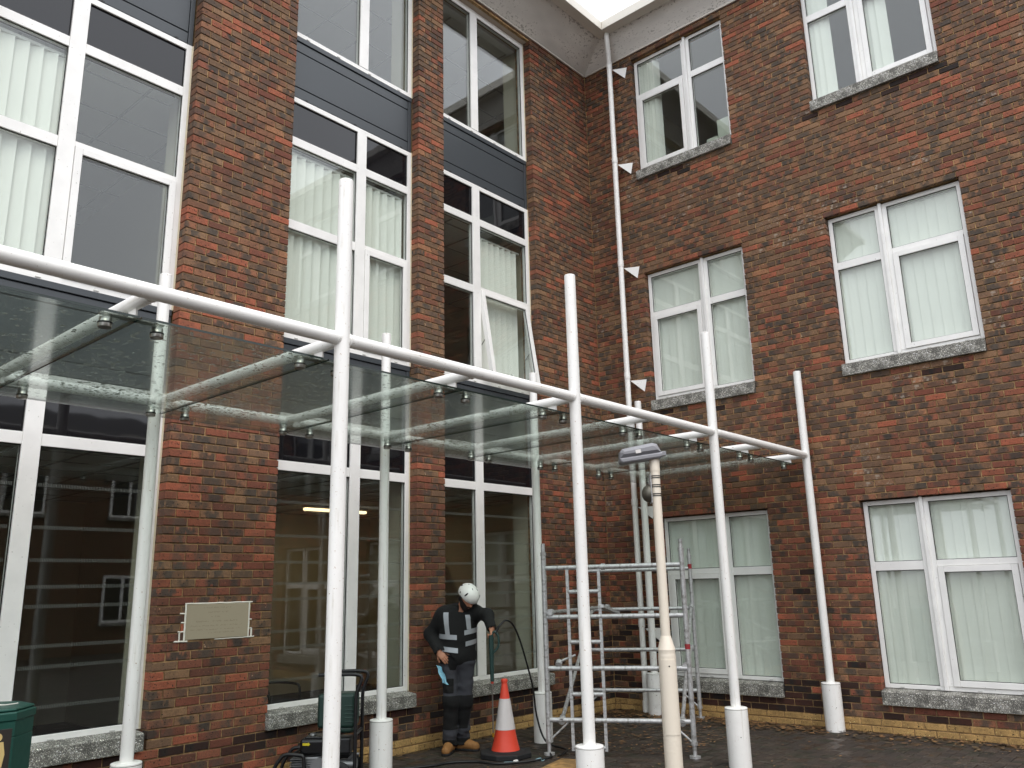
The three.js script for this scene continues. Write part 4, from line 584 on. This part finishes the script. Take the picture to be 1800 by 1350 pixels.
// ---------------------------------------------------------------- the worker
const smin = (a, b, k) => { const h = Math.max(k - Math.abs(a - b), 0) / k; return Math.min(a, b) - h * h * k * 0.25; };
function cap(p, a, b, ra, rb) { const bx = b[0] - a[0], by = b[1] - a[1], bz = b[2] - a[2], px = p[0] - a[0], py = p[1] - a[1], pz = p[2] - a[2], h = clamp((px * bx + py * by + pz * bz) / (bx * bx + by * by + bz * bz)); return Math.hypot(px - bx * h, py - by * h, pz - bz * h) - (ra + (rb - ra) * h); }
function ell(p, c, r) { const x = (p[0] - c[0]) / r[0], y = (p[1] - c[1]) / r[1], z = (p[2] - c[2]) / r[2], k = Math.hypot(x, y, z); return (k - 1) * Math.min(...r); }
function surface(f, lo, hi, cell) { // surface nets over a grid
  const n = [0, 1, 2].map(i => Math.ceil((hi[i] - lo[i]) / cell) + 1), [nx, ny, nz] = n, val = new Float32Array(nx * ny * nz), id = (i, j, k) => (k * ny + j) * nx + i;
  for (let k = 0; k < nz; k++) for (let j = 0; j < ny; j++) for (let i = 0; i < nx; i++) val[id(i, j, k)] = f([lo[0] + i * cell, lo[1] + j * cell, lo[2] + k * cell]);
  const vi = new Int32Array(nx * ny * nz).fill(-1), pos = [], idx = [], E = [[0, 1], [0, 2], [0, 4], [1, 3], [1, 5], [2, 3], [2, 6], [3, 7], [4, 5], [4, 6], [5, 7], [6, 7]];
  for (let k = 0; k < nz - 1; k++) for (let j = 0; j < ny - 1; j++) for (let i = 0; i < nx - 1; i++) {
    const c = []; let m = 0; for (let q = 0; q < 8; q++) { c.push(val[id(i + (q & 1), j + ((q >> 1) & 1), k + (q >> 2))]); if (c[q] < 0) m |= 1 << q; } if (m === 0 || m === 255) continue;
    let x = 0, y = 0, z = 0, t = 0; for (const [a, b] of E) if ((c[a] < 0) !== (c[b] < 0)) { const s = c[a] / (c[a] - c[b]); x += (a & 1) + s * ((b & 1) - (a & 1)); y += ((a >> 1) & 1) + s * (((b >> 1) & 1) - ((a >> 1) & 1)); z += (a >> 2) + s * ((b >> 2) - (a >> 2)); t++; }
    vi[id(i, j, k)] = pos.length / 3; pos.push(lo[0] + (i + x / t) * cell, lo[1] + (j + y / t) * cell, lo[2] + (k + z / t) * cell);
  }
  for (let k = 1; k < nz - 1; k++) for (let j = 1; j < ny - 1; j++) for (let i = 1; i < nx - 1; i++) {
    const v = val[id(i, j, k)] < 0, q = (a, b, c, d, fl) => { if (Math.min(a, b, c, d) < 0) return; fl ? idx.push(a, b, c, a, c, d) : idx.push(a, c, b, a, d, c); };
    if (v !== (val[id(i + 1, j, k)] < 0)) q(vi[id(i, j - 1, k - 1)], vi[id(i, j, k - 1)], vi[id(i, j, k)], vi[id(i, j - 1, k)], v);
    if (v !== (val[id(i, j + 1, k)] < 0)) q(vi[id(i - 1, j, k - 1)], vi[id(i - 1, j, k)], vi[id(i, j, k)], vi[id(i, j, k - 1)], v);
    if (v !== (val[id(i, j, k + 1)] < 0)) q(vi[id(i - 1, j - 1, k)], vi[id(i, j - 1, k)], vi[id(i, j, k)], vi[id(i - 1, j, k)], v);
  }
  const nor = new Float32Array(pos.length), e = cell * 0.5; for (let i = 0; i < pos.length; i += 3) { const p = [pos[i], pos[i + 1], pos[i + 2]], g = [0, 1, 2].map(a => { const u = p.slice(), w = p.slice(); u[a] += e; w[a] -= e; return f(u) - f(w); }), l = Math.hypot(...g) || 1; nor[i] = g[0] / l; nor[i + 1] = g[1] / l; nor[i + 2] = g[2] / l; }
  const g = new THREE.BufferGeometry(); g.setAttribute('position', new THREE.Float32BufferAttribute(pos, 3)); g.setAttribute('normal', new THREE.BufferAttribute(nor, 3)); g.setIndex(idx);
  const uv = new Float32Array(pos.length / 3 * 2); for (let i = 0; i < pos.length / 3; i++) { uv[2 * i] = pos[3 * i] * 4 + pos[3 * i + 2] * 2; uv[2 * i + 1] = pos[3 * i + 1] * 4; } g.setAttribute('uv', new THREE.BufferAttribute(uv, 2)); return g;
}
{
  const man = thing('person', 'person in white helmet, black jacket with silver reflective strips and grey work trousers', 'person', [MX, 0, MZ], MT);
  const J = { pel: [-0.03, 0.93, 0], wst: [-0.025, 1.06, 0.005], chs: [-0.02, 1.27, 0], nck: [0.005, 1.44, 0.02], hd: [0.088, 1.565, 0.095], rs: [-0.185, 1.385, -0.01], re: [-0.335, 1.195, -0.07], rw: [-0.225, 1.015, 0.09], rh: [-0.15, 0.965, 0.14], ls: [0.155, 1.405, 0.0], le: [0.305, 1.385, 0.20], lw: [0.352, 1.255, 0.35], lh: [0.362, 1.185, 0.385], rhip: [-0.115, 0.90, 0], rk: [-0.10, 0.52, 0.045], ra: [-0.118, 0.10, 0.0], rt: [-0.145, 0.04, 0.19], lhip: [0.055, 0.90, 0], lk: [0.045, 0.52, 0.0], la: [0.005, 0.105, -0.10], lt: [0.15, 0.042, -0.03] };
  const torso = (p, e = 0) => { let d = ell(p, [-0.022, 1.25, 0.0], [0.185 + e, 0.235 + e, 0.125 + e]); d = smin(d, ell(p, [-0.03, 1.00, 0.0], [0.165 + e, 0.17 + e, 0.12 + e]), 0.10); d = smin(d, cap(p, J.rs, J.ls, 0.072 + e, 0.072 + e), 0.08); return d; };
  const arms = (p, e = 0, k = 0.05) => { let d = Math.min(smin(cap(p, J.rs, J.re, 0.062 + e, 0.048 + e), cap(p, J.re, J.rw, 0.047 + e, 0.034 + e), k), smin(cap(p, J.ls, J.le, 0.062 + e, 0.048 + e), cap(p, J.le, J.lw, 0.047 + e, 0.034 + e), k)); return d; };
  const legs = (p, e = 0) => { const r = smin(cap(p, J.rhip, J.rk, 0.085 + e, 0.060 + e), cap(p, J.rk, J.ra, 0.060 + e, 0.044 + e), 0.05), l = smin(cap(p, J.lhip, J.lk, 0.085 + e, 0.060 + e), cap(p, J.lk, J.la, 0.060 + e, 0.044 + e), 0.05); return smin(smin(r, l, 0.015), ell(p, [-0.03, 0.93, 0], [0.155 + e, 0.11 + e, 0.115 + e]), 0.05); };
  // head frame: tilted down and turned to the right
  const HQ = new THREE.Quaternion().setFromEuler(new THREE.Euler(0.62, 0.62, -0.16, 'YXZ')), HI = HQ.clone().invert(), hv = V(0, 0, 0);
  const toHead = (p) => { hv.set(p[0] - J.hd[0], p[1] - J.hd[1], p[2] - J.hd[2]).applyQuaternion(HI); return [hv.x, hv.y, hv.z]; };
  const head = (p) => { const q = toHead(p), a = [Math.abs(q[0]), q[1], q[2]]; let d = ell(q, [0, 0.025, -0.005], [0.076, 0.100, 0.096]); d = smin(d, ell(q, [0, -0.055, 0.030], [0.056, 0.062, 0.062]), 0.05); d = smin(d, cap(q, [0, 0.012, 0.088], [0, -0.028, 0.108], 0.009, 0.014), 0.018); d = smin(d, ell(a, [0.030, 0.020, 0.078], [0.024, 0.010, 0.014]), 0.012); d = Math.max(d, -ell(a, [0.031, 0.004, 0.096], [0.015, 0.009, 0.011])); d = smin(d, ell(q, [0, -0.062, 0.088], [0.024, 0.010, 0.010]), 0.008); d = smin(d, ell(q, [0, -0.092, 0.068], [0.024, 0.018, 0.020]), 0.02); d = Math.min(d, ell(a, [0.079, -0.010, -0.008], [0.010, 0.030, 0.019])); return d; };
  const neck = (p) => cap(p, J.nck, [J.hd[0] - 0.03, J.hd[1] - 0.06, J.hd[2] - 0.045], 0.058, 0.052);
  const frame = (o, x, y, z) => (a, b, c) => [o[0] + x[0] * a + y[0] * b + z[0] * c, o[1] + x[1] * a + y[1] * b + z[1] * c, o[2] + x[2] * a + y[2] * b + z[2] * c];
  const unit = (v) => { const l = Math.hypot(...v); return v.map(c => c / l); }, cross = (a, b) => [a[1] * b[2] - a[2] * b[1], a[2] * b[0] - a[0] * b[2], a[0] * b[1] - a[1] * b[0]];
  const handOf = (fr, curl, thumb) => { // y along the fingers, x across the palm, z out of the back of the hand
    const C_ = []; C_.push([fr(-0.024, 0, 0), fr(-0.026, 0.075, 0.002), 0.016, 0.013], [fr(-0.008, 0, 0), fr(-0.009, 0.08, 0.003), 0.017, 0.013], [fr(0.010, 0, 0), fr(0.010, 0.078, 0.003), 0.017, 0.013], [fr(0.025, 0.004, 0), fr(0.027, 0.068, 0.001), 0.015, 0.012]);
    const F = []; [[-0.027, 0.078, 0.066, -0.06], [-0.009, 0.083, 0.075, -0.01], [0.010, 0.081, 0.070, 0.03], [0.027, 0.070, 0.055, 0.08]].forEach(([x, y, l, sp], i) => { let a = 0, px = x, py = y, pz = 0.002, r = 0.0093; for (const [f, da] of [[0.44, curl[0]], [0.32, curl[1]], [0.24, curl[2]]]) { a += da; const nx = px + sp * l * f, ny = py + l * f * Math.cos(a), nz = pz - l * f * Math.sin(a); F.push([fr(px, py, pz), fr(nx, ny, nz), r, r - 0.001]); px = nx; py = ny; pz = nz; r -= 0.0008; } });
    F.push([fr(-0.026, 0.018, -0.004), fr(...thumb[0]), 0.013, 0.0105], [fr(...thumb[0]), fr(...thumb[1]), 0.0105, 0.009]);
    return (p) => { let d = 9; for (const c of C_) d = smin(d, cap(p, ...c), 0.014); let f = 9; for (const c of F) f = smin(f, cap(p, ...c), 0.004); return smin(d, f, 0.008); };
  };
  const ry = unit([0.62, -0.62, 0.30]), rz0 = [-0.15, 0.35, 0.92], rx = unit(cross(ry, rz0)), rz = cross(rx, ry), rHand = handOf(frame(J.rw, rx.map(c => -c), ry, rz), [0.25, 0.25, 0.15], [[-0.052, 0.045, -0.02], [-0.064, 0.078, -0.028]]);
  const ly = unit([0.10, -0.88, 0.42]), lx = unit(cross(ly, [0.9, 0.2, 0.35])), lz = cross(lx, ly), lHand = handOf(frame(J.lw, lx, ly, lz), [0.9, 1.2, 0.8], [[-0.030, 0.055, -0.035], [-0.008, 0.082, -0.052]]);
  const skinRest = (p) => smin(smin(smin(torso(p, -0.012), arms(p, -0.008), 0.03), legs(p, -0.012), 0.04), neck(p), 0.03);
  const skin = P({ color: 0xb27c60, roughness: 0.55 });
  const wrist = (p) => Math.min(cap(p, J.rw, J.re, 0.030, 0.03), cap(p, J.lw, J.le, 0.030, 0.03));
  const gBody = surface((p) => smin(smin(skinRest(p), wrist(p), 0.01), Math.min(rHand(p), lHand(p)), 0.012), [-0.46, 0.06, -0.22], [0.46, 1.52, 0.48], 0.0125);
  const gHead = surface((p) => smin(head(p), neck(p), 0.035), [-0.06, 1.41, -0.06], [0.26, 1.72, 0.27], 0.0042);
  const gR = surface((p) => smin(rHand(p), cap(p, J.rw, J.re, 0.030, 0.031), 0.02), [-0.27, 0.84, 0.04], [-0.05, 1.06, 0.22], 0.0042), gL = surface((p) => smin(lHand(p), cap(p, J.lw, J.le, 0.030, 0.031), 0.02), [0.28, 1.09, 0.29], [0.46, 1.29, 0.47], 0.0042);
  part('body', [gBody, gHead, gR, gL], skin, man);
  const hair = S({ color: 0x1d1512, roughness: 0.9 });
  part('hair', surface((p) => { const q = toHead(p); return Math.max(head(p) - 0.006, 0.0 + (q[2] - 0.02) * 0.8 - (q[1] - 0.03) * 0.2, -q[1] - 0.055); }, [-0.06, 1.41, -0.06], [0.26, 1.72, 0.27], 0.005), hair, man);
  part('beard', surface((p) => { const q = toHead(p); return Math.max(head(p) - 0.007, q[1] + 0.048 - 0.7 * Math.max(0, Math.abs(q[0]) - 0.03), -(q[2] - 0.005), -ell(q, [0, -0.060, 0.10], [0.020, 0.007, 0.02])); }, [-0.06, 1.41, -0.06], [0.26, 1.72, 0.27], 0.0045), hair, man);
  // jacket with open collar, sleeves wrinkled at the elbows
  const jac = S({ color: 0x08090a, roughness: 0.85, bumpMap: rep(fabricBump, 3), bumpScale: 0.002 });
  const wrk = (p) => 0.006 * (fbm(p[0] * 9 + p[2] * 4, p[1] * 14, 7, 3) - 0.5) + 0.008 * (vn(p[0] * 7 + 3, p[1] * 9 + p[2] * 5, 29) - 0.5);
  const jacket = (p) => { let d = smin(torso(p, 0.016), arms(p, 0.013), 0.055); d = smin(d, ell(p, [-0.045, 0.955, 0.0], [0.195, 0.12, 0.142]), 0.06); d = Math.max(d, 0.875 - p[1] + 0.02 * Math.sin(p[0] * 9)); d = Math.max(d, -cap(p, [J.nck[0] + 0.012, 1.445, 0.075], [J.hd[0], 1.60, 0.12], 0.040, 0.08)); const cr = (p[0] - J.re[0]) ** 2, cuffR = cap(p, J.rw, [J.rw[0] + 0.12, J.rw[1] - 0.1, J.rw[2] + 0.05], 0.045, 0.06), cuffL = cap(p, [J.lw[0] + 0.004, J.lw[1] - 0.012, J.lw[2] + 0.012], [J.lh[0], J.lh[1] - 0.06, J.lh[2] + 0.03], 0.045, 0.06); return Math.max(d, -cuffR, -cuffL) + wrk(p) + cr * 0; };
  part('jacket', surface(jacket, [-0.48, 0.84, -0.24], [0.46, 1.52, 0.46], 0.0095), jac, man);
  part('collar', [surface((p) => { const d = cap(p, [-0.005, 1.43, 0.005], [0.03, 1.50, 0.02], 0.085, 0.078); return Math.max(Math.abs(d) - 0.009, 1.415 - p[1], p[1] - 1.495 - 0.25 * p[0], (p[2] - 0.075) - 0.4 * Math.abs(p[0] - 0.02)); }, [-0.12, 1.38, -0.12], [0.16, 1.54, 0.14], 0.006)], jac, man);
  // trousers, with black knee and shin panels and a thigh pocket
  const trM = S({ color: 0x3b3c42, roughness: 0.9, bumpMap: rep(fabricBump, 3), bumpScale: 0.002 }), dkM = S({ color: 0x0b0b0c, roughness: 0.9, bumpMap: rep(fabricBump, 3), bumpScale: 0.002 });
  const fold = (p) => { const b = 1 + 1.6 * smooth(0.32, 0.10, p[1]); return 0.012 * b * (vn(p[0] * 8, p[1] * 22 + p[2] * 8 + p[0] * 6, 53) - 0.5) + 0.006 * (fbm(p[0] * 12, p[1] * 18, 57, 2) - 0.5); };
  const trou = (p) => Math.max(legs(p, 0.014 + 0.014 * smooth(0.5, 0.12, p[1])), 0.075 - p[1], p[1] - 1.0) + fold(p);
  part('trousers', surface(trou, [-0.26, 0.05, -0.22], [0.22, 1.02, 0.20], 0.0085), trM, man);
  const panelOf = (f, nm) => part(nm, surface((p) => Math.max(trou(p) - 0.005, f(p)), [-0.26, 0.05, -0.22], [0.22, 1.02, 0.20], 0.0085), dkM, man);
  panelOf((p) => Math.max(Math.abs(p[1] - 0.40) - 0.17, 0.01 - p[2] + (p[0] > -0.03 ? -0.02 : 0.0)), 'knee_panel'); panelOf((p) => Math.max(p[1] - 0.135, 0.06 - p[1]), 'trouser_hem');
  panelOf((p) => Math.max(Math.abs(p[1] - 0.67) - 0.075, Math.abs(p[0] + 0.125) - 0.06, -p[2]), 'thigh_pocket'); panelOf((p) => Math.max(Math.abs(p[1] - 0.90) - 0.075, Math.abs(p[0] + 0.075) - 0.055 - 0.3 * (p[1] - 0.9), -p[2]), 'holster_pocket');
  const boot = S({ color: 0x8f6436, roughness: 0.75, bumpMap: rep(noiseBump, 3), bumpScale: 0.003 });
  for (const [an, to] of [['ra', 'rt'], ['la', 'lt']]) {
    const A = J[an], T = J[to], heel = [A[0] - (T[0] - A[0]) * 0.28, 0.048, A[2] - (T[2] - A[2]) * 0.28], mid = [(A[0] + T[0]) / 2, 0.062, (A[2] + T[2]) / 2], toe = [T[0], 0.046, T[2]], lo = [Math.min(heel[0], toe[0]) - 0.1, -0.01, Math.min(heel[2], toe[2]) - 0.1], hi = [Math.max(heel[0], toe[0]) + 0.1, 0.22, Math.max(heel[2], toe[2]) + 0.1];
    const up = (p) => Math.max(smin(smin(cap(p, heel, mid, 0.044, 0.046), cap(p, mid, toe, 0.046, 0.045), 0.03), cap(p, [heel[0] * 0.4 + A[0] * 0.6, 0.06, heel[2] * 0.4 + A[2] * 0.6], [A[0], 0.15, A[2]], 0.046, 0.048), 0.04), 0.022 - p[1], p[1] - 0.155);
    const b = sub('boot', man); part('upper', surface(up, lo, hi, 0.006), boot, b); part('sole', surface((p) => Math.max(smin(cap([p[0], 0, p[2]], [heel[0], 0, heel[2]], [mid[0], 0, mid[2]], 0.047, 0.047), cap([p[0], 0, p[2]], [mid[0], 0, mid[2]], [toe[0], 0, toe[2]], 0.047, 0.047), 0.02), p[1] - 0.024, 0.004 - p[1]), lo, hi, 0.006), M.rubber, b);
  }
  // reflective strips laid on the jacket
  const hit = (phi, y, cx = -0.03, cz = 0) => { const dx = Math.sin(phi), dz = Math.cos(phi); let r = 0.45; for (let i = 0; i < 60; i++) { const d = torsoCover([cx + dx * r, y, cz + dz * r]); if (d < 0.0008) break; r -= d * 0.7; } r += 0.005; return [cx + dx * r, y, cz + dz * r]; };
  const torsoCover = (p) => { let d = smin(torso(p, 0.016), ell(p, [-0.045, 0.955, 0.0], [0.195, 0.12, 0.142]), 0.06); return d + wrk(p); };
  const refl = S({ color: 0xa3a8ad, roughness: 0.35, metalness: 0.2, side: THREE.DoubleSide }), strip = (name, pts, hw, vertical) => { const Q = []; for (let i = 0; i + 1 < pts.length; i++) { const e = ([phi, y], s) => vertical ? hit(phi + s * hw, y) : hit(phi, y + s * hw); Q.push([e(pts[i], -1), e(pts[i + 1], -1), e(pts[i + 1], 1), e(pts[i], 1)]); } part(name, quads(Q), refl, man); };
  const band = (a, b, y0, y1, n = 16) => Array.from({ length: n + 1 }, (_, i) => [a + (b - a) * i / n, y0 + (y1 - y0) * i / n]);
  strip('reflective_band', band(-1.5, 0.03, 1.175, 1.160), 0.025); strip('reflective_band', band(-1.5, 0.10, 1.055, 1.025), 0.025); strip('reflective_band', band(0.55, 1.5, 1.205, 1.235), 0.025); strip('reflective_band', band(0.62, 1.5, 1.09, 1.12), 0.025);
  strip('shoulder_strip', Array.from({ length: 13 }, (_, i) => [-0.62 - 0.20 * i / 12, 1.185 + 0.235 * i / 12]), 0.16, true); strip('shoulder_strip', Array.from({ length: 11 }, (_, i) => [0.86 - 0.05 * i / 10, 1.24 + 0.15 * i / 10]), 0.14, true);
  // helmet: shell with brim, vents and chin strap
  const hm = sub('helmet', man); hm.position.set(...J.hd); hm.quaternion.copy(HQ);
  const shell = surface((p) => { let d = ell(p, [0, 0.045, -0.008], [0.112, 0.108, 0.137]); const ed = 0.018 - 0.018 * smooth(0.0, 0.1, Math.abs(p[2])) + (p[2] < -0.05 ? -0.035 * smooth(-0.05, -0.12, p[2]) : 0); d = Math.max(d, ed - p[1]); return Math.max(d, -Math.max(ell(p, [0, 0.036, -0.008], [0.104, 0.100, 0.129]), p[1] - 0.06)); }, [-0.13, -0.05, -0.16], [0.13, 0.17, 0.15], 0.0045);
  part('shell', shell, P({ color: 0xe9e9e4, roughness: 0.3 }), hm);
  const vent = (x, y, z, sx, sy, sz, rot) => { const n = V(x / 0.112 ** 2, y / 0.108 ** 2, (z) / 0.137 ** 2).normalize(), g = new THREE.SphereGeometry(1, 14, 8); g.scale(sx, sy, 0.004); g.rotateZ(rot); g.applyQuaternion(new THREE.Quaternion().setFromUnitVectors(V(0, 0, 1), n)); const k = 1 / Math.hypot(x / 0.112, y / 0.108, z / 0.137); return norm(g.translate(x * k, y * k + 0.045, z * k - 0.008)); };
  const vs = []; for (const s of [-1, 1]) vs.push(vent(s * 0.09, 0.03, 0.07, 0.009, 0.026, 0, s * 0.5), vent(s * 0.10, 0.0, -0.01, 0.008, 0.012, 0, 0.4), vent(s * 0.08, 0.05, -0.08, 0.020, 0.010, 0, s * 0.3), vent(s * 0.03, 0.09, 0.05, 0.003, 0.016, 0, 0.2), vent(s * 0.035, 0.095, -0.03, 0.005, 0.009, 0, 0.1));
  part('vent', vs, M.black, hm);
  part('chin_strap', [tube([V(0.098, 0.03, -0.01), V(0.084, -0.02, 0.012), V(0.066, -0.075, 0.04), V(0.03, -0.115, 0.055), V(0, -0.122, 0.058), V(-0.03, -0.115, 0.055), V(-0.066, -0.075, 0.04), V(-0.084, -0.02, 0.012), V(-0.098, 0.03, -0.01)], 0.006, 50, 6)], M.black, hm);
  const mk = thing('face_mask', 'pale blue paper mask hanging from the trouser pocket of the person', 'mask', [MX, 0, MZ], MT);
  const q = []; const mp = (i, j) => [-0.250 + 0.020 * i + 0.014 * j + 0.008 * Math.sin(j * 2 + i), 0.885 - 0.036 * j - 0.008 * i, 0.115 + 0.012 * Math.sin(i * 2.2 + j * 0.6)]; for (let j = 0; j < 5; j++) for (let i = 0; i < 3; i++) q.push([mp(i, j), mp(i + 1, j), mp(i + 1, j + 1), mp(i, j + 1)]);
  part('pleated_sheet', quads(q), S({ color: 0x8fc3d6, roughness: 0.8, side: THREE.DoubleSide }), mk);
}
renderer.render(scene, camera);
